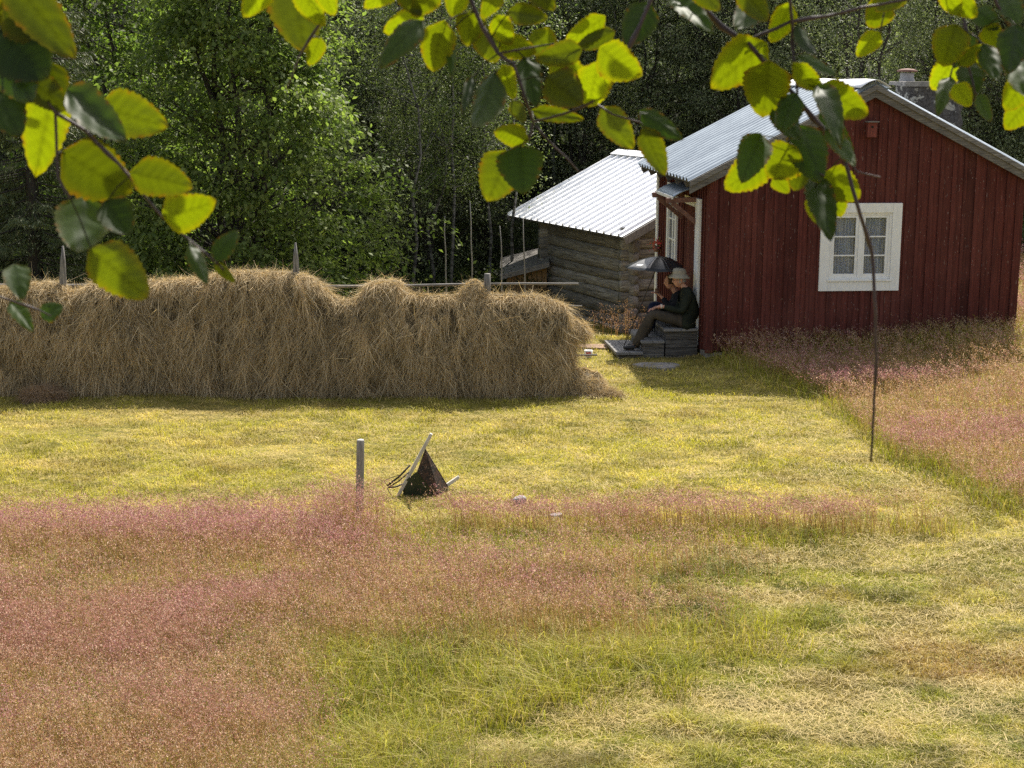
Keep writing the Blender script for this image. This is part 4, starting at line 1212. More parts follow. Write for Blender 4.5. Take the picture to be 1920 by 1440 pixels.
def head_shape(bm, c, face, tilt=0, s=1.):
    """a head with brow, nose, lips, chin and ears facing 'face' (a horizontal vector)"""
    f = Vector(face).normalized(); up = Vector((0, 0, 1)); up = (Matrix.Rotation(tilt, 3, f.cross(up)) @ up); f = (Matrix.Rotation(tilt, 3, f.cross(Vector((0, 0, 1)))) @ f)
    sdv = up.cross(f).normalized()
    r = bmesh.ops.create_uvsphere(bm, u_segments=28, v_segments=22, radius=1)
    for v in r['verts']:
        x, y, z = v.co.y, v.co.x, v.co.z      # x side, y forward
        w, d, h = .074, .092, .115
        if z < 0: w *= 1 - .28 * z * z; d *= 1 - .10 * z * z
        X_, Y_, Z_ = x * w, y * d, z * h
        if y > .5:
            Y_ += .022 * math.exp(-((z + .12) / .16) ** 2 - (x / .16) ** 2)     # nose
            Y_ += .007 * math.exp(-((z - .28) / .10) ** 2)                       # brow
            Y_ -= .008 * math.exp(-((z - .06) / .09) ** 2 - ((abs(x) - .38) / .16) ** 2)  # eye sockets
            Y_ += .008 * math.exp(-((z + .48) / .05) ** 2 - (x / .25) ** 2) + .006 * math.exp(-((z + .62) / .05) ** 2 - (x / .22) ** 2)
            Y_ += .010 * math.exp(-((z + .86) / .14) ** 2)                       # chin
        if abs(x) > .8 and -.35 < z < .25 and -.35 < y < .2: X_ += .014 * math.copysign(1, x)   # ears
        v.co = Vector(c) + (sdv * X_ + f * Y_ + up * Z_) * s
    return f, up, sdv
M_skin = (lambda s: s.end(s.pbr(s.mix(s.ramp(s.noise(9), [(.4, 0.), (.7, .6)]), (.48, .27, .19), (.52, .24, .17)), .55, 0, None, .35)))(N('skin'))
def cloth(name, col, var=.3, rough=.9): return plain(name, col, rough, var, 9, .5, dist=.012, spec=.15)

def hand(nodes, edges, wrist, hd, down, key, spread, curl=.5, r=.0085):
    """palm and five separate curled fingers growing from a wrist node"""
    hd = hd.normalized(); down = down.normalized(); sp = hd.cross(down).normalized()
    w = nodes[wrist][0]; pk = key + 'p'
    nodes[pk] = (w + hd * .055, .030, .015); edges.append((wrist, pk))
    for i, (off, L) in enumerate(((-.030, .062), (-.011, .072), (.009, .068), (.027, .054))):
        a = w + hd * .092 + sp * off * spread; b = a + hd * L * .5 + down * L * .18 * curl * 2; c = b + hd * L * .28 + down * L * .5 * curl * 2
        nodes[key + 'k%d' % i] = (w + hd * .078 + sp * off * .8 * spread, .010, .010); edges.append((pk, key + 'k%d' % i))
        nodes[key + 'a%d' % i] = (a + hd * .01, r, r); edges.append((key + 'k%d' % i, key + 'a%d' % i))
        nodes[key + 'b%d' % i] = (b, r * .95, r * .95); edges.append((key + 'a%d' % i, key + 'b%d' % i))
        nodes[key + 'c%d' % i] = (c, r * .8, r * .8); edges.append((key + 'b%d' % i, key + 'c%d' % i))
    t0 = w + hd * .035 - sp * .033 * spread; t1 = t0 + hd * .030 - sp * .020 * spread + down * .012; t2 = t1 + hd * .028 - sp * .002 + down * .012
    for k, (p, rr) in enumerate(((t0, .0115), (t1, .0105), (t2, .008))):
        nodes[key + 't%d' % k] = (p, rr, rr); edges.append((pk if k == 0 else key + 't%d' % (k - 1), key + 't%d' % k))

def sitter(root, J, jacket_m, trouser_m, shoe_m, face, tilt, hands, fat=1.):
    """J: joints in world space; jacket, trousers and shoes are children over one continuous body"""
    org = root.location
    L = lambda v: Vector(v) - org
    n, e = {}, []
    n['pel'] = (L(J['pel']), .13 * fat, .12 * fat); n['sp'] = (L(J['sp']), .125 * fat, .12 * fat); n['ch'] = (L(J['ch']), .12 * fat, .10 * fat)
    n['nk'] = (L(J['nk']), .055, .055); n['hd'] = (L(J['hd']) - Vector((0, 0, .03)), .05, .05)
    e += [('pel', 'sp'), ('sp', 'ch'), ('ch', 'nk'), ('nk', 'hd')]
    for s in 'ab':
        n['s' + s] = (L(J['s' + s]), .046, .046); n['e' + s] = (L(J['e' + s]), .042, .042); n['w' + s] = (L(J['w' + s]), .027, .027)
        e += [('ch', 's' + s), ('s' + s, 'e' + s), ('e' + s, 'w' + s)]
        n['h' + s] = (L(J['h' + s]), .085, .085); n['k' + s] = (L(J['k' + s]), .058, .058); n['f' + s] = (L(J['f' + s]), .038, .038); n['t' + s] = (L(J['t' + s]), .035, .025)
        e += [('pel', 'h' + s), ('h' + s, 'k' + s), ('k' + s, 'f' + s), ('f' + s, 't' + s)]
    for s in 'ab': hand(n, e, 'w' + s, hands[s][0], hands[s][1], s, hands[s][2], hands[s][3])
    info = {}
    body = skin('body', n, e, 'pel', M_skin, root, 2, lambda bm: info.update(h=head_shape(bm, L(J['hd']), face, tilt, 1.12)))
    # jacket
    jn, je = {}, []
    g = 1.28
    jn['pel'] = (n['pel'][0] + Vector((0, 0, -.01)), .20 * fat, .19 * fat); jn['sp'] = (n['sp'][0], .185 * fat, .18 * fat); jn['ch'] = (n['ch'][0], .17 * fat, .14 * fat); jn['nk'] = (n['nk'][0] - Vector((0, 0, .0)), .082, .080)
    je += [('pel', 'sp'), ('sp', 'ch'), ('ch', 'nk')]
    for s in 'ab':
        jn['s' + s] = (n['s' + s][0], .100, .098); jn['e' + s] = (n['e' + s][0], .064, .064)
        m_ = n['s' + s][0].lerp(n['e' + s][0], .5) + Vector((0, 0, -.006)); jn['m' + s] = (m_, .078, .074)
        jn['w' + s] = (n['e' + s][0].lerp(n['w' + s][0], .9), .044, .042)
        je += [('ch', 's' + s), ('s' + s, 'm' + s), ('m' + s, 'e' + s), ('e' + s, 'w' + s)]
    jk = skin('jacket', jn, je, 'pel', jacket_m, root)
    tn, te = {'pel': (n['pel'][0] - Vector((0, 0, .03)), .14 * fat, .12 * fat)}, []
    for s in 'ab':
        h_, k_, f_ = n['h' + s][0], n['k' + s][0], n['f' + s][0]
        tn['h' + s] = (h_, .112, .105); tn['q' + s] = (h_.lerp(k_, .5), .105, .10); tn['k' + s] = (k_, .088, .086); tn['c' + s] = (k_.lerp(f_, .5), .083, .083); tn['f' + s] = (k_.lerp(f_, 1.06), .080, .080)
        te += [('pel', 'h' + s), ('h' + s, 'q' + s), ('q' + s, 'k' + s), ('k' + s, 'c' + s), ('c' + s, 'f' + s)]
    skin('trousers', tn, te, 'pel', trouser_m, root)
    for s in 'ab':
        f_, t_ = n['f' + s][0], n['t' + s][0]; d = (t_ - f_); d.z = 0; d.normalize(); zf = t_.z
        b0 = Vector((f_.x, f_.y, zf + .022))
        sn = {'a': (b0 + Vector((0, 0, .095)), .062, .062), 'b': (b0 - d * .03 + Vector((0, 0, .018)), .056, .052), 'c': (b0 + d * .10 + Vector((0, 0, .014)), .056, .044), 'd': (b0 + d * .20 + Vector((0, 0, .006)), .048, .034)}
        skin('shoe', sn, [('a', 'b'), ('b', 'c'), ('c', 'd')], 'b', shoe_m, root)
    return body, info['h'], n
for d in bpy.data.materials:
    pass
LF = Vector((-1, -.10, 0))                      # the way the steps and the sitters face
Yp = 25.25
def pp(px, py, dy=0.): return P(px, py, Yp + dy)
J = dict(pel=pp(1284, 598), sp=pp(1295, 578), ch=pp(1295, 557), nk=pp(1285, 541), hd=pp(1273, 524),
         sa=pp(1292, 552, -.18), sb=pp(1288, 552, .18), ea=pp(1279, 584, -.24), eb=pp(1268, 583, .22), wa=pp(1240, 574, -.13), wb=pp(1232, 576, .06),
         ha=pp(1278, 602, -.10), hb=pp(1276, 602, .10), ka=pp(1222, 588, -.13), kb=pp(1226, 586, .13), fa=pp(1192, 633, -.13), fb=pp(1200, 630, .12))
for s in 'ab':
    zt = STZ + .19 + .002
    J['f' + s].z = zt + .085; J['t' + s] = J['f' + s] + LF * .12; J['t' + s].z = zt + .012
M_olive = cloth('dark_olive_cloth', (.018, .022, .015)); M_trous = cloth('grey_brown_trousers', (.060, .050, .038)); M_black = plain('black_leather', (.012, .012, .012), .5, .3, 20, .2)
man = empty('person', tuple(st(-.30, .28, .56)), 0, label='seated person in beige bucket hat, glasses and dark olive jacket, legs stretched down the steps', cat='person', group='people sitting on the cottage steps')
body, (hf, hup, hs_), nn = sitter(man, J, M_olive, M_trous, M_black, LF + Vector((0, -.25, 0)), -.12,
       {'a': (Vector((-1, .15, -.25)), Vector((-.2, 0, -1)), 1, .35), 'b': (Vector((-1, -.1, -.3)), Vector((-.2, 0, -1)), -1, .35)}, 1.12)
hc = Vector(J['hd']) - man.location
def hatm(base, f, up, s): 
    m = Matrix((s, f, up)).transposed().to_4x4(); m.translation = base; return m
mb = MB(); HM = hatm(hc + hup * .066 - hf * .008, (hf + hup * .16).normalized(), (hup - hf * .16).normalized(), hs_)
prof = [(.172, -.040), (.165, -.026), (.122, .012), (.114, .02), (.112, .03), (.106, .070), (.092, .095), (.05, .107), (0, .109)]
mb.lathe(prof, 28, HM)
for i, v in enumerate(mb.v):
    mb.v[i] = tuple(Vector(v) + Vector((0, 0, .006 * math.sin(i * 1.7))))
hat = mb.build('bucket_hat', cloth('beige_canvas', (.30, .27, .20), .2), man); hat.modifiers.new('t', 'SOLIDIFY').thickness = .004
mb = MB(); mb.lathe([(.1085, .018), (.108, .034)], 28, HM); mb.build('hat_band', cloth('tan_band', (.28, .25, .18)), hat)
mb = MB(); mb.lathe([(.078, -.03), (.070, .012), (.066, .03), (.060, .028)], 20, Matrix.Translation(nn['nk'][0] + Vector((0, 0, .0)))); mb.build('collar', M_olive, man)
# glasses
mb = MB(); eye = hc + hf * .098 + hup * .008
for sg in (-1, 1):
    c_ = eye + hs_ * .036 * sg + hf * .012
    ring = [c_ + hs_ * math.cos(a) * .024 + hup * math.sin(a) * .017 for a in np.linspace(0, 6.283, 15)]
    mb.tube(ring, .0022, 5, cap=False)
    mb.tube([c_ + hs_ * .024 * sg, hc + hs_ * .092 * sg + hup * .012 - hf * .02], .002, 5)
mb.tube([eye + hs_ * .009 + hf * .013, eye - hs_ * .009 + hf * .013], .002, 5)
mb.build('glasses', M_black, man)
mb = MB(); mb.lathe([(.094, -.04), (.093, -.01), (.096, .02), (.096, .05)], 20, hatm(hc - hf * .020 + hup * .0, hf, hup, hs_)); 
mb.build('grey_hair', cloth('grey_hair', (.30, .28, .26)), man)
w_ = nn['wa'][0]; mb = MB(); mb.tube([w_ - Vector((-.015, 0, .003)), w_ + Vector((-.012, 0, -.004))], .036, 14); mb.build('pale_cuff', cloth('pale_cuff', (.55, .48, .42)), man)
# coat skirt over the seat
mb = MB(); V = []; k = 18
c0 = Vector(J['pel']) - man.location
for j, (dz, rr) in enumerate(((.12, .20), (.02, .225), (-.06, .235), (-.13, .24))):
    for i in range(k):
        a = math.pi * (-.62 + 1.2 * i / (k - 1))
        V.append(c0 + Vector((math.cos(a) * rr * .72 + .0, math.sin(a) * rr * .98, dz + .01 * math.sin(i * 2.2))))
mb.add(V, [(j * k + i, j * k + i + 1, (j + 1) * k + i + 1, (j + 1) * k + i) for j in range(3) for i in range(k - 1)], smooth=True)
mb.build('jacket_hem', M_olive, man).modifiers.new('t', 'SOLIDIFY').thickness = .008

Yp = 25.85
J2 = dict(pel=pp(1275, 594), sp=pp(1279, 578), ch=pp(1274, 562), nk=pp(1266, 546), hd=pp(1258, 528),
          sa=pp(1274, 559, -.17), sb=pp(1270, 559, .17), ea=pp(1257, 578, -.20), eb=pp(1252, 578, .18), wa=pp(1240, 556, -.10), wb=pp(1236, 574, .12),
          ha=pp(1268, 598, -.10), hb=pp(1266, 598, .10), ka=pp(1222, 571, -.10), kb=pp(1226, 569, .14), fa=pp(1221, 618, -.10), fb=pp(1226, 617, .12))
for s in 'ab':
    zt = STZ + .37 + .002
    J2['f' + s].z = zt + .085; J2['t' + s] = J2['f' + s] + LF * .12; J2['t' + s].z = zt + .012
wom = empty('person', tuple(st(-.30, .88, .56)), 0, label='second seated person behind the first, in dark clothes and navy trousers, holding a cup', cat='person', group='people sitting on the cottage steps')
body2, (hf2, hup2, hs2), nn2 = sitter(wom, J2, cloth('charcoal_cloth', (.020, .020, .024)), cloth('navy_denim', (.012, .018, .045)), M_black, LF, -.05,
       {'a': (Vector((-.7, -.1, .55)), Vector((-.8, 0, -.4)), 1, .6), 'b': (Vector((-1, -.1, -.2)), Vector((-.2, 0, -1)), -1, .35)}, .9)
hc2 = Vector(J2['hd']) - wom.location
mb = MB(); mb.lathe([(.102, -.03), (.103, .0), (.10, .05), (.078, .11), (0, .140)], 20, hatm(hc2 - hf2 * .018, hf2, hup2, hs2)); mb.build('brown_hair', cloth('brown_hair', (.06, .035, .02)), wom)
# cup in the raised hand
cpos = Vector(J2['wa']) + Vector((-.075, -.01, .085))
mb = MB(); mb.lathe([(0, -.045), (.026, -.045), (.034, .045), (.031, .045), (.024, -.038), (0, -.038)], 18, Matrix.Translation(cpos)); o = mb.build('cup', plain('brown_cup', (.14, .07, .04), .4, .2, 8, 0)); tag(o, 'small brown cup held up in the hand of the second person', 'cup')

# umbrella leaning from the lowest step
def umbrella():
    Yu = 25.6
    foot = P(1176, 634, Yu); top = P(1231, 503, Yu); ax = (top - foot).normalized()
    zt = STZ + .19; foot = foot.copy()
    # keep the foot on the lowest tread
    t_ = (zt - foot.z) / ax.z; foot = foot + ax * t_
    u = empty('umbrella', tuple(foot), 0, label='black umbrella on a long leaning shaft shading the two seated people', cat='umbrella')
    hub = P(1229, 494, Yu) - foot
    mb = MB(); a0 = Vector((0, 0, 0)); a1 = top - foot
    mb.tube([a0, a1 * .5, a1, hub + Vector((0, 0, .06))], [.007, .009, .009, .006], 8); mb.build('shaft', plain('umbrella_shaft', (.05, .04, .035), .45, .2, 10, .1, .4), u)
    n = 8; tips = []; apex = hub + Vector((.06, 0, .10))
    for k in range(n):
        a = 2 * math.pi * (k + .5) / n
        tips.append(hub + Vector((math.cos(a) * .51 - .01, math.sin(a) * .51, -.065 + .015 * math.sin(a * 2))))
    for k in range(n):
        A, B = tips[k], tips[(k + 1) % n]; V = []; rows = 7; cols = 6
        for j in range(rows + 1):
            s_ = j / rows
            for i in range(cols + 1):
                w = i / cols; e = A.lerp(B, w)
                p = apex.lerp(e, s_); p.z += .055 * math.sin(math.pi * s_ ** .8) * .9 - .02 * math.sin(math.pi * w) * s_
                c_ = (A + B) / 2; 
                if j: p = p.lerp(Vector((hub.x, hub.y, p.z)), .06 * math.sin(math.pi * w) * s_ ** 2)
                V.append(p)
        mb = MB(); mb.add(V, [(j * (cols + 1) + i, j * (cols + 1) + i + 1, (j + 1) * (cols + 1) + i + 1, (j + 1) * (cols + 1) + i) for j in range(rows) for i in range(cols)], smooth=True)
        pale = k in (4,)
        mt = plain('pale_grey_nylon', (.13, .133, .137), .5, .1, 6, .2) if pale else (bpy.data.materials.get('black_nylon') or plain('black_nylon', (.018, .019, .021), .35, .15, 6, .2))
        o = mb.build('panel', mt, u); o.modifiers.new('t', 'SOLIDIFY').thickness = .0015
        if pale: o['label'] = 'light grey canopy panel'
        mb = MB(); mb.tube([apex - Vector((0, 0, .01)), apex.lerp(A, .5) + Vector((0, 0, .035)), A], .003, 5); mb.build('rib', M_black, u)
    # small white print on the pale panel
    A, B = tips[4], tips[5]; c_ = apex.lerp((A + B) / 2, .82) + Vector((-.004, -.004, .035)); d = (B - A).normalized(); q = (A - apex).normalized()
    mb = MB(); mb.add([c_ - d * .05 - q * .03, c_ + d * .05 - q * .03, c_ + d * .05 + q * .03, c_ - d * .05 + q * .03], [(0, 1, 2, 3)]); mb.build('white_print', M_white, u)
    mb = MB(); mb.tube([apex + Vector((0, 0, -.01)), apex + Vector((0, 0, .04))], [.012, .005], 8); mb.build('tip', M_black, u)
umbrella()

# red flowers in a pot hung on the side wall, beyond the umbrella
def posy():
    b = hw(-.12, 3.62, 1.28)
    o = empty('hanging_pot', tuple(b), 0, label='small pot of pink red flowers on the cottage side wall above the umbrella', cat='flower pot')
    mb = MB(); mb.lathe([(0, -.10), (.05, -.10), (.065, .0), (.055, .0)], 12); mb.build('pot', M_brown, o)
    n = 160; c = rng.normal(0, 1, (n, 3)) * [.05, .07, .05] + [0, 0, .05]
    V, F = quads(c, rng.normal(0, 1, (n, 3)), rng.normal(0, 1, (n, 3)), np.full(n, .035), np.full(n, .025))
    big('blossom', V, F, M_leaf, o, col=mixc((.55, .07, .08), (.10, .16, .03), (rng.random(n) < .3) * 1.))
posy()

# ------------------------------------------------------------------ small things on the meadow
def post():
    g = G(673, 962); t_ = P(676, 826, g.y); b = Vector((g.x, g.y, g.z - .25))
    s = N('post_wood'); a = s.noise(9, (10, 10, .7), 5); l = s.noise(4, (1.6, 1.6, .7), 3)
    c = s.mix(s.ramp(l, [(.60, 0.), (.66, .9)]), s.ramp(a, [(.3, (.16, .15, .13)), (.7, (.30, .285, .25))]), (.045, .03, .024))
    m_ = s.end(s.pbr(c, .85, 0, s.bump(a, .5, .004), .2))
    mb = MB(); n = 8; R0 = .040
    mb.tube([b.lerp(t_, k / n) for k in range(n + 1)] + [t_ + Vector((0, 0, .006))], [R0] * n + [R0 * .98, R0 * .86], 20, wob=.02)
    o = empty('wooden_post', tuple(Vector((g.x, g.y, g.z))), 0, label='short round grey wooden post standing in the pink grass beside the tipped wheelbarrow', cat='post')
    rel(mb.build('shaft', m_, o), o)
    mb = MB(); mb.lathe([(R0 * .84, .007), (.03, .011), (0, .012)], 20, Matrix.Translation(t_)); rel(mb.build('sawn_top', plain('sawn_end', (.42, .40, .36), .8, .2, 30, .3), o), o)
post()

def wheelbarrow():
    Yw = 16.45
    q = lambda px, py, dy=0.: P(px, py, Yw + dy)
    o = empty('wheelbarrow', tuple(G(795, 944)), 0, label='old wheelbarrow tipped on its side, dark rusty tray and whitish wooden handles', cat='wheelbarrow')
    s = N('rusty_tray'); a = s.noise(16, (1, 1, 1), 5, .7); b = s.noise(60, (1, 1, 1), 2)
    c = s.mix(s.ramp(a, [(.45, 0.), (.65, 1.)]), (.022, .017, .015), (.085, .045, .030)); c = s.mix(s.ramp(b, [(.60, 0.), (.66, .8)]), c, (.30, .22, .17))
    m_t = s.end(s.pbr(c, .7, .2, s.bump(a, .4, .004), .3))
    m_g = plain('green_grey_tray_side', (.030, .038, .020), .7, .4, 14, .3)
    # handles
    for (p0, p1, dy0, dy1) in (((809, 813), (742, 938), -.10, -.05), ((861, 894), (778, 950), .28, .20)):
        mb = MB(); A, B = q(*p0, dy0), q(*p1, dy1); M_ = A.lerp(B, .34)
        mb.beam(A, M_, .034, .034, up=(0, 1, 0), w2=.036, h2=.06); mb.beam(M_, B, .036, .066, up=(0, 1, 0), w2=.036, h2=.050)
        rel(mb.build('handle', bpy.data.materials.get('pale_handle_wood') or plain('pale_handle_wood', (.50, .47, .41), .8, .25, 9, .4, stretch=(1, 1, .4)), o, .006), o)
    # tray: open box with sloping sides, its underside towards us
    rim = [q(797, 842, -.06), q(849, 928, .26), q(790, 948, .34), q(744, 900, .10)]
    bot = [q(783, 883, -.16), q(826, 944, -.02), q(769, 943, -.02), q(765, 905, -.10)]
    bot = [q(782, 884, -.13), q(828, 943, .0), q(758, 945, -.02), q(757, 903, -.08)]
    f = [(0, 1, 5, 4), (1, 2, 6, 5), (2, 3, 7, 6), (3, 0, 4, 7)]
    mb = MB(); mb.add(rim + bot, [f[0], f[1]]); t1 = mb.build('tray', m_t, o); rel(t1, o); t1.modifiers.new('t', 'SOLIDIFY').thickness = .006
    mb = MB(); mb.add(bot, [(0, 1, 2, 3)]); t2 = mb.build('tray_bottom', m_g, o); rel(t2, o); t2.modifiers.new('t', 'SOLIDIFY').thickness = .006
    t2['label'] = 'greenish tray bottom'
    mb = MB(); mb.tube([rim[0], rim[1]], .007, 6); mb.tube([rim[1], rim[2]], .007, 6); rel(mb.build('tray_rim', bpy.data.materials['rusty_tray'], o), o)
    mb = MB(); mb.add([q(849, 928, .24), q(850, 934, .10), q(827, 944, -.03), q(832, 936, .1)], [(0, 1, 2, 3)]); b_ = mb.build('pale_board', bpy.data.materials['pale_handle_wood'], o); rel(b_, o); b_.modifiers.new('t', 'SOLIDIFY').thickness = .02
    # legs and braces
    mi = plain('rusty_iron', (.022, .017, .015), .7, .3, 20, .3, .3)
    mb = MB()
    for a_, b_, r in (((769, 872), (726, 911), .010), ((767, 885), (728, 914), .007), ((754, 908), (727, 914), .009)):
        mb.tube([q(*a_, -.09), q((a_[0] + b_[0]) / 2 + 1, (a_[1] + b_[1]) / 2 + 2, -.12), q(*b_, -.14)], r, 7)
    rel(mb.build('leg', mi, o), o)
    mb = MB(); mb.tube([q(726, 911, .05), q(721, 903, .06), q(724, 899, .07), q(738, 894, .05), q(752, 890, .0)], .0035, 6); mb.tube([q(726, 915, .0), q(732, 926, .0), q(740, 933, -.02)], .0045, 6)
    rel(mb.build('stay', mi, o), o)
    mb = MB()
    for a_, b_, r in (((756, 906), (760, 944), .012), ((762, 922), (780, 912), .006), ((757, 925), (748, 943), .010), ((766, 940), (785, 930), .009), ((740, 938), (752, 946), .014)):
        mb.tube([q(*a_, -.03), q(*b_, -.03)], r, 7)
    rel(mb.build('axle_brace', mi, o), o)
    # wheel lying under the tray
    W_ = q(782, 938, .12); mb = MB()
    ring = [W_ + Vector((math.cos(a) * .13, .04 * math.sin(a), math.sin(a) * .06)) for a in np.linspace(0, 6.283, 22)]
    mb.tube(ring, .022, 8, cap=False); rel(mb.build('wheel', M_black, o), o)
wheelbarrow()

def stone(name, px, py, r, lab, mat, flat=.6, sink=.3):
    g = G(px, py)
    bm = bmesh.new(); bmesh.ops.create_icosphere(bm, subdivisions=3, radius=1)
    sx = random.random() * 9
    for v in bm.verts:
        d = 1 + .25 * math.sin(v.co.x * 2.3 + sx) * math.cos(v.co.y * 2 + sx) + .08 * math.sin(v.co.z * 5 + sx * 2) + random.uniform(-.02, .02)
        v.co = Vector((v.co.x * r * d, v.co.y * r * .8 * d, v.co.z * r * flat * d))
    me = bpy.data.meshes.new(name); bm.to_mesh(me); bm.free()
    for p in me.polygons: p.use_smooth = True
    o = link(name, me, mat); o.location = (g.x, g.y, g.z + r * flat * (1 - sink)); return tag(o, lab, 'stone')
M_rock = plain('pale_rock', (.30, .29, .28), .85, .4, 9, .6, dist=.02)
stone('stone', 972, 947, .070, 'small whitish grey stone on the mown grass right of the wheelbarrow', M_rock, .8, .1)
stone('stone', 1040, 972, .075, 'pale flat stone half hidden in the pink grass strip', M_rock, .4, .1)
def slab(px, py, w, d, lab, rz=.1, mat=None):
    g = G(px, py); mb = MB(); n = 9; V = []
    for zz in (-.05, .035):
        for k in range(n):
            a = 2 * math.pi * k / n; V.append((math.cos(a) * w * (1 + .15 * math.sin(k * 2.1)), math.sin(a) * d * (1 + .15 * math.cos(k * 1.7)), zz))
    mb.add(V, [tuple(range(n - 1, -1, -1)), tuple(range(n, 2 * n))] + [(k, (k + 1) % n, n + (k + 1) % n, n + k) for k in range(n)])
    o = mb.build('stepping_stone', mat or M_stone, None, .008); o.location = g; o.rotation_euler = (0, 0, rz); return tag(o, lab, 'stone')
slab(1232, 688, .36, .26, 'flat brownish stepping stone in the shaded grass before the door steps')
slab(1122, 652, .42, .22, 'flat earth coloured slab on the ground between hay rack and door steps', .1, plain('earth_slab', (.22, .14, .09), .9, .3, 6, .5))
# little white and red tub
g = G(1103, 672)
tub = empty('small_tub', tuple(g), 0, label='small white tub with a red print on the grass beside the hay rack', cat='tub')
mb = MB(); mb.lathe([(0, 0), (.055, 0), (.070, .125), (.066, .125), (.052, .006), (0, .006)], 20, Matrix.Translation((0, 0, .01))); mb.build('body', M_white, tub)
mb = MB(); V = []
for z in (.035, .105):
    for a in np.linspace(-2.2, -.95, 8):
        r = .0555 + .0150 * z / .125 + .0025; V.append((math.cos(a) * r, math.sin(a) * r, z + .01))
mb.add(V, [(i, i + 1, 8 + i + 1, 8 + i) for i in range(7)], smooth=True); mb.build('red_print', plain('red_print', (.35, .03, .025), .6, .2, 20, 0), tub)
# bloom stalks: pinkish docks at the barn corner, white clover and bluebells
def docks():
    n = 1500; g = P(1180, 600, 28.2)
    i = rng.integers(0, 34, n); bx = np.random.default_rng(5).normal(0, .36, 34); by = np.random.default_rng(6).normal(0, .4, 34)
    hh = .3 + .45 * np.random.default_rng(7).random(34)
    t = rng.random(n); x = g.x + bx[i] + rng.normal(0, .035, n); y = 28.2 + by[i] + rng.normal(0, .035, n)
    z = gz(x, y) + hh[i] * (.45 + .55 * t)
    V, F = quads(np.stack([x, y, z], 1), rng.normal(0, 1, (n, 3)) + [0, 0, .6], rng.normal(0, 1, (n, 3)), .014 + .014 * rng.random(n), np.full(n, .010))
    m = 34; bxs, bys = g.x + bx, 28.2 + by
    V2, F2 = blades(bxs, bys, gz(bxs, bys), hh * 1.05, np.full(m, .007), rng.random(m) * 6, np.full(m, .1))
    V3 = np.concatenate([V, V2]); tri = np.concatenate([F[:, [0, 1, 2]], F[:, [0, 2, 3]], F2 + len(V)])
    c = np.concatenate([np.tile(mixc((.30, .14, .11), (.40, .26, .20), rng.random(n)), (2, 1)), np.tile([.25, .13, .08], (len(F2), 1))])
    tag(big('dock_plants', V3, tri, M_grass, col=c), 'clump of reddish flowering weeds between log barn and door steps', 'weeds', kind='stuff')
docks()

# ------------------------------------------------------------------ birch twigs hanging close to the camera
def birch_leaf_mat():
    s = N('birch_leaf')
    c = s.attr()
    vn = s.noise(220, (1, 1, 1), 3); p = s.pbr(s.mix(s.ramp(vn, [(.3, .35), (.7, 0.)]), c, (.02, .03, .004)), .52, 0, s.bump(vn, .3, .0006), .28)
    t = s.n('BsdfTranslucent', i_Color=s.mix(1, c, (1.3, 1.42, .2), 'MULTIPLY')).outputs[0]
    mx = s.n('MixShader', i_Fac=.5); s.t.links.new(p, mx.inputs[1]); s.t.links.new(t, mx.inputs[2])
    return s.end(mx.outputs[0])
M_bl = birch_leaf_mat()
M_twig = plain('birch_twig', (.045, .026, .026), .6, .3, 60, .3)
FWD = (P(960, 720, 10) - P(960, 720, 1)).normalized()
def leafshape(n=21, k=5):
    """outline half width along the blade, serrated; returns rows of (t, u, z)"""
    rows = []
    for i in range(n + 1):
        t = i / n
        w = min(1, (t * 5.5) ** .55 if t < .18 else 1) * (math.sin(math.pi * min(1, t ** .66)) ** .62) * 1.04
        if i == n: w = 0
        rows.append((t, w))
    return rows
ROWS = leafshape()
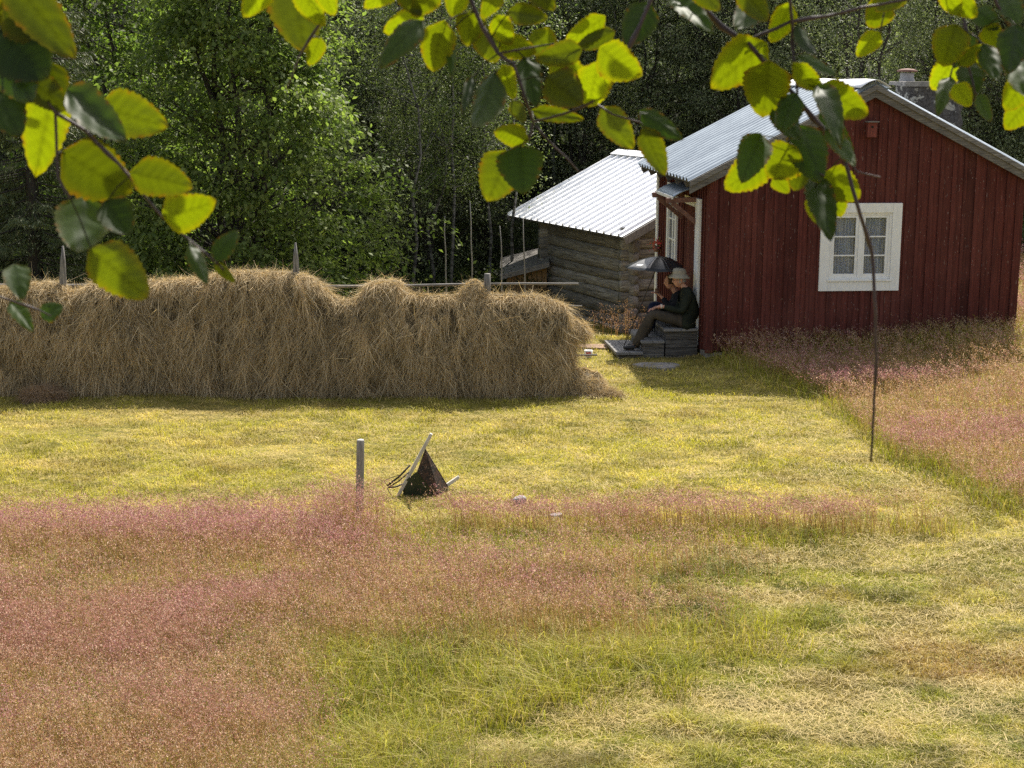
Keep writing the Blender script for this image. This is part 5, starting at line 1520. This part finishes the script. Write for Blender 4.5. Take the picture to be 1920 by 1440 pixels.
def leaf(V, F, C, bx, by, tx, ty, wpx, kind, Y, rs):
    A, B = P(bx, by, Y), P(tx, ty, Y)
    ax = B - A; view = ((A + B) / 2 - Vector((0, 0, EYE))).normalized()
    sdv = ax.cross(view).normalized() * (wpx * .90 * Y / FPX)
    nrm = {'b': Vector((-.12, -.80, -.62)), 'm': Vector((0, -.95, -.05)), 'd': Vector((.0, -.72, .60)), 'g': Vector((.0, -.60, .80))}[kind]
    nrm = (nrm + Vector((rs.gauss(0, .22), rs.gauss(0, .12), rs.gauss(0, .15)))).normalized()
    vn = view.dot(nrm)
    if abs(vn) < .45: nrm = (nrm - view * .6).normalized(); vn = view.dot(nrm)
    a3 = ax - view * (ax.dot(nrm) / vn); s3 = sdv - view * (sdv.dot(nrm) / vn)
    L = a3.length; off = len(V); cup = rs.uniform(-.12, .16) ; bend = rs.uniform(.02, .16) * rs.choice((-1, 1)); wav = rs.random() * 6
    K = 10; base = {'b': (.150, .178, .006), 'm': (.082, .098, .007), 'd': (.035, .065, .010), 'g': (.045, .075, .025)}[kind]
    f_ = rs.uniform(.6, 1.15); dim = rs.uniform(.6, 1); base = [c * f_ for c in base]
    for i, (t, w) in enumerate(ROWS):
        ser = 1 + (.07 if i % 2 else -.03)
        for j in range(K + 1):
            u = -1 + 2 * j / K
            e = ser if abs(u) == 1 else 1
            tt = t - .05 * abs(u) * (1 - t) 
            p = A + a3 * tt + s3 * (u * w * .5 * e)
            z = cup * abs(u) ** 1.3 * w + bend * math.sin(math.pi * t) + .02 * math.sin(u * 5 + wav) + .014 * math.sin(t * 24 - abs(u) * 7) * (1 if abs(u) > .1 else 0)
            V.append(tuple(p + nrm * (z * L * .5)))
    for i in range(len(ROWS) - 1):
        for j in range(K):
            a = off + i * (K + 1) + j
            F.append((a, a + 1, a + K + 2, a + K + 1))
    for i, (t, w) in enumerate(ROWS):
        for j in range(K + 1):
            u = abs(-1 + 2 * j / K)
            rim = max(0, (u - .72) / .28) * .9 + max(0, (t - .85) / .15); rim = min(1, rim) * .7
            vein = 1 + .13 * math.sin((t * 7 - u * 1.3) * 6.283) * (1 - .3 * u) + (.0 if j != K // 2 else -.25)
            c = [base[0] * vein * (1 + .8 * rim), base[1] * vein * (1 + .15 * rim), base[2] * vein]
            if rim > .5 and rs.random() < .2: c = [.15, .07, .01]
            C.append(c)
    # stalk
    return A, (A - a3.normalized() * L * .22)
def branch(label, twigs, leaves, Y, seed):
    rs = random.Random(seed); V, F, C = [], [], []
    st_ = random.getstate(); random.seed(seed)
    p0 = twigs[0][0]; o = empty('birch_branch', tuple(P(p0[0], p0[1], Y)), 0, label=label, cat='branch', group='birch branches hanging into the view')
    allp = []
    for tw in twigs:
        r0, r1 = tw[-1]; pts = [P(x, y, Y + rs.uniform(-.012, .012)) for x, y in tw[:-1]]
        fine = []
        for a, b in zip(pts[:-1], pts[1:]):
            m = max(2, int((b - a).length / .012))
            fine += [a.lerp(b, k / m) + Vector((rs.gauss(0, .0004), 0, rs.gauss(0, .0004))) for k in range(m)]
        fine.append(pts[-1]); allp += fine
        mb = MB(); n = len(fine) - 1
        mb.tube(fine, [(r0 + (r1 - r0) * k / n) * Y / FPX * (1.75 if k % 9 == 4 else 1.15) for k in range(n + 1)], 8, wob=.08)
        rel(mb.build('twig', M_twig, o), o)
    sm = MB()
    for (bx, by, tx, ty, w, kind) in leaves:
        Yl = Y + rs.uniform(-.05, .05)
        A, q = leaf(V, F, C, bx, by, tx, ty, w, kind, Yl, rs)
        nr = min(allp, key=lambda p: (p - A).length)
        if (nr - A).length < .045:
            sm.tube([A, A.lerp(nr, .5) + Vector((0, 0, .002)), nr], .0006, 5)
    for q in range(int(len(leaves) * 1.6)):          # unseen crown leaves, added sunward to dapple these
        lx, ly = rs.choice(leaves)[:2]; dt = rs.uniform(.08, .45)
        c0 = P(lx, ly, Y) + SDIR * dt + Vector((rs.gauss(0, .03), rs.gauss(0, .03), 0))
        cx, cy = proj(c0.x, c0.y, c0.z)
        if cy > -75: continue
        an = rs.random() * 6.28; rr_ = 60 * Y / c0.y
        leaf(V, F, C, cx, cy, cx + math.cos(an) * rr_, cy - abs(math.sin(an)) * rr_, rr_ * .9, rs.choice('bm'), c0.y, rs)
    SV = np.array([tuple(v) for v in sm.v]).reshape(-1, 3); SF = np.array([f for f in sm.f if len(f) == 4], int).reshape(-1, 4)
    me = big('foliage', np.concatenate([np.array(V), SV]), np.concatenate([np.array(F), SF + len(V)]), M_bl, vcol=np.concatenate([np.array(C), np.tile([.05, .045, .012], (len(SV), 1))]), smooth=True); me.parent = o; rel(me, o)
    random.setstate(st_)
    return o
B1 = [(10, 5, 120, 60, 120, 'm'), (0, 60, 90, 145, 130, 'd'), (-30, 10, 60, 20, 55, 'b'), (40, -10, 10, 60, 70, 'm'), (95, 185, 66, 336, 92, 'b'),
      (130, 170, 235, 262, 70, 'g'), (190, 200, 315, 238, 92, 'm'), (122, 288, 250, 362, 120, 'm'), (248, 325, 362, 352, 78, 'm'), (308, 402, 405, 376, 76, 'b'),
      (158, 372, 146, 472, 106, 'g'), (200, 378, 243, 440, 72, 'd'), (172, 470, 277, 560, 98, 'm'), (404, 486, 447, 432, 42, 'd'), (356, 460, 389, 532, 34, 'g'),
      (404, 495, 441, 530, 22, 'm'), (58, 150, 125, 208, 62, 'm'), (-20, 150, 38, 255, 90, 'd'), (-10, 90, 60, 190, 90, 'd'), (95, 120, 110, 215, 60, 'm'), (20, -40, 140, 110, 90, 'm')]
T1 = [[(-20, -40), (30, 45), (62, 150), (104, 212), (108, 330), (132, 372), (3.4, 2.2)], [(104, 212), (160, 245), (245, 330), (300, 402), (412, 498), (435, 520), (3.2, 1.6)]]
branch('birch branch with big backlit leaves in the upper left corner', T1, B1, 1.15, 3)
B1b = [(28, 498, 42, 562, 54, 'g'), (20, 568, 62, 622, 36, 'g'), (80, 596, 118, 572, 40, 'd')]
branch('birch twig end with three small leaves before the left end of the hay', [[(-60, 535), (0, 556), (50, 574), (95, 592), (2, 1.3)]], B1b, 1.3, 4)
B2 = [(505, -30, 456, 33, 56, 'b'), (545, -45, 572, 98, 112, 'm'), (600, 72, 580, 124, 36, 'b'), (600, -30, 628, 30, 42, 'b'), (560, -30, 610, 50, 50, 'b'), (740, -15, 681, 15, 42, 'b')]
T2 = [[(640, -60), (602, 40), (562, 105), (536, 170), (2.6, 1.2)]]
branch('birch twig with yellow leaves hanging before the large bright tree', T2, B2, 1.3, 5)
B3 = [(792, 28, 718, 60, 50, 'b'), (790, 42, 712, 127, 52, 'g'), (832, 42, 812, 136, 68, 'b'), (846, 58, 846, 146, 22, 'd'), (884, 22, 876, 88, 58, 'b'), (906, 52, 930, 118, 62, 'm'),
      (935, -12, 903, 36, 40, 'b'), (955, 22, 1028, 34, 44, 'm'), (938, 78, 1006, 98, 50, 'b'), (1088, 92, 1003, 112, 50, 'm'), (1132, 32, 1060, 76, 46, 'b'), (1216, 8, 1174, 86, 66, 'd'),
      (1128, 90, 1204, 142, 76, 'b'), (1028, 145, 1092, 196, 78, 'm'), (1122, 118, 1104, 202, 72, 'b'), (926, 138, 887, 238, 62, 'g'), (886, 144, 867, 212, 22, 'g'), (944, 124, 966, 190, 36, 'b'),
      (984, 110, 1006, 202, 50, 'd'), (998, 208, 1096, 224, 32, 'm'), (988, 262, 926, 247, 46, 'b'), (950, 286, 914, 378, 88, 'm'), (975, 278, 982, 364, 92, 'd'), (1130, 204, 1188, 280, 58, 'm'),
      (1200, 210, 1281, 262, 44, 'd'), (1208, 242, 1248, 330, 50, 'm'), (755, -20, 790, 30, 45, 'm'), (860, -30, 850, 35, 50, 'b'), (990, -30, 1040, 20, 45, 'm'), (1000, 60, 1040, 110, 60, 'm'),
      (1040, 100, 1100, 150, 60, 'b'), (930, 30, 960, 85, 45, 'b'), (820, -20, 770, 30, 50, 'b'), (1150, 60, 1080, 90, 40, 'm'), (960, 190, 985, 230, 30, 'm')]
T3 = [[(865, -40), (905, 50), (934, 100), (962, 120), (984, 184), (1000, 228), (990, 262), (952, 286), (3.4, 2)], [(1240, -40), (1186, 75), (1152, 145), (1112, 190), (1068, 212), (1000, 228), (3.4, 2)],
      [(1004, 236), (1040, 275), (1085, 322), (2.2, 1)], [(1112, 190), (1150, 215), (1200, 230), (2, 1.2)], [(934, 100), (990, 90), (1060, 80), (2, 1)]]
branch('birch branch with a thick cluster of leaves at the top centre, above the barn roof', T3, B3, 1.4, 6)
B4 = [(1434, 84, 1334, 166, 88, 'b'), (1442, 118, 1430, 222, 94, 'b'), (1432, -14, 1378, 52, 62, 'd'), (1482, 8, 1444, 80, 48, 'b'), (1256, -8, 1337, 62, 42, 'd'), (1494, 48, 1532, 102, 28, 'g'),
      (1496, 104, 1573, 142, 26, 'g'), (1488, 120, 1542, 168, 42, 'b'), (1534, 164, 1629, 216, 72, 'b'), (1534, 164, 1576, 276, 46, 'g'), (1492, 178, 1464, 246, 52, 'd'), (1426, 254, 1390, 342, 66, 'd'),
      (1442, 288, 1358, 356, 74, 'b'), (1492, 278, 1438, 332, 84, 'b'), (1500, 238, 1537, 342, 78, 'd'), (1550, 244, 1604, 312, 38, 'g'), (1544, 328, 1613, 372, 72, 'b'), (1550, 328, 1577, 408, 66, 'b'),
      (1524, 334, 1558, 450, 54, 'd'), (1510, 308, 1488, 358, 52, 'm'), (1450, 335, 1480, 362, 34, 'b'), (1518, 370, 1534, 422, 28, 'b'), (1300, -30, 1350, 20, 45, 'm'), (1540, 210, 1600, 290, 40, 'd'),
      (1455, 195, 1500, 262, 50, 'd'), (1390, -20, 1440, 40, 50, 'm')]
T4 = [[(1270, -40), (1306, -4), (1350, 50), (1402, 80), (1450, 135), (1492, 182), (1542, 240), (1582, 292), (1606, 382), (1636, 470), (1641, 560), (1642, 700), (1633, 866), (4.4, 2.0)],
      [(1402, 78), (1480, 42), (1550, 30), (1620, 14), (1800, -20), (3, 1.8)], [(1478, -40), (1486, 80), (1490, 130), (1496, 190), (1488, 240), (1466, 296), (2.8, 1.6)],
      [(1490, 130), (1515, 165), (1560, 170), (2, 1)], [(1582, 292), (1606, 320), (1650, 332), (2, 1)], [(1488, 240), (1500, 300), (1545, 330), (2, 1.2)]]
branch('birch branch reaching down over the cottage roof, its bare tip hanging below the window', T4, B4, 1.45, 7)
B5 = [(1662, 2, 1628, 52, 56, 'b'), (1648, 62, 1606, 106, 40, 'b'), (1700, -20, 1640, 20, 45, 'm'), (1828, 18, 1872, 56, 44, 'd'), (1790, -12, 1832, 32, 48, 'b'), (1792, 48, 1768, 126, 72, 'b'),
      (1812, 58, 1790, 128, 56, 'd'), (1788, 112, 1746, 168, 54, 'b'), (1798, 120, 1846, 84, 34, 'm'), (1844, 84, 1872, 152, 40, 'd'), (1814, 122, 1826, 184, 54, 'd'), (1906, 48, 1892, 138, 60, 'd'),
      (1926, 148, 1884, 208, 58, 'b'), (1930, 192, 1884, 244, 56, 'b'), (1834, 178, 1858, 228, 28, 'g'), (1782, 148, 1758, 218, 34, 'g'), (1790, 160, 1820, 200, 42, 'b'), (1880, -10, 1910, 50, 50, 'g'),
      (1850, 50, 1880, 95, 44, 'b'), (1855, 95, 1840, 130, 40, 'b'), (1900, 110, 1925, 180, 50, 'd'), (1770, -20, 1800, 30, 40, 'b')]
T5 = [[(1785, -40), (1800, 0), (1812, 60), (1815, 120), (1830, 180), (2.8, 1.6)], [(1850, -40), (1880, 30), (1905, 60), (1925, 150), (1930, 200), (3, 1.8)], [(1812, 60), (1790, 115), (1780, 150), (2, 1.2)], [(1700, -30), (1665, 0), (1650, 62), (1.8, 1)]]
branch('birch branch in the upper right corner hanging before the chimney', T5, B5, 1.5, 8)
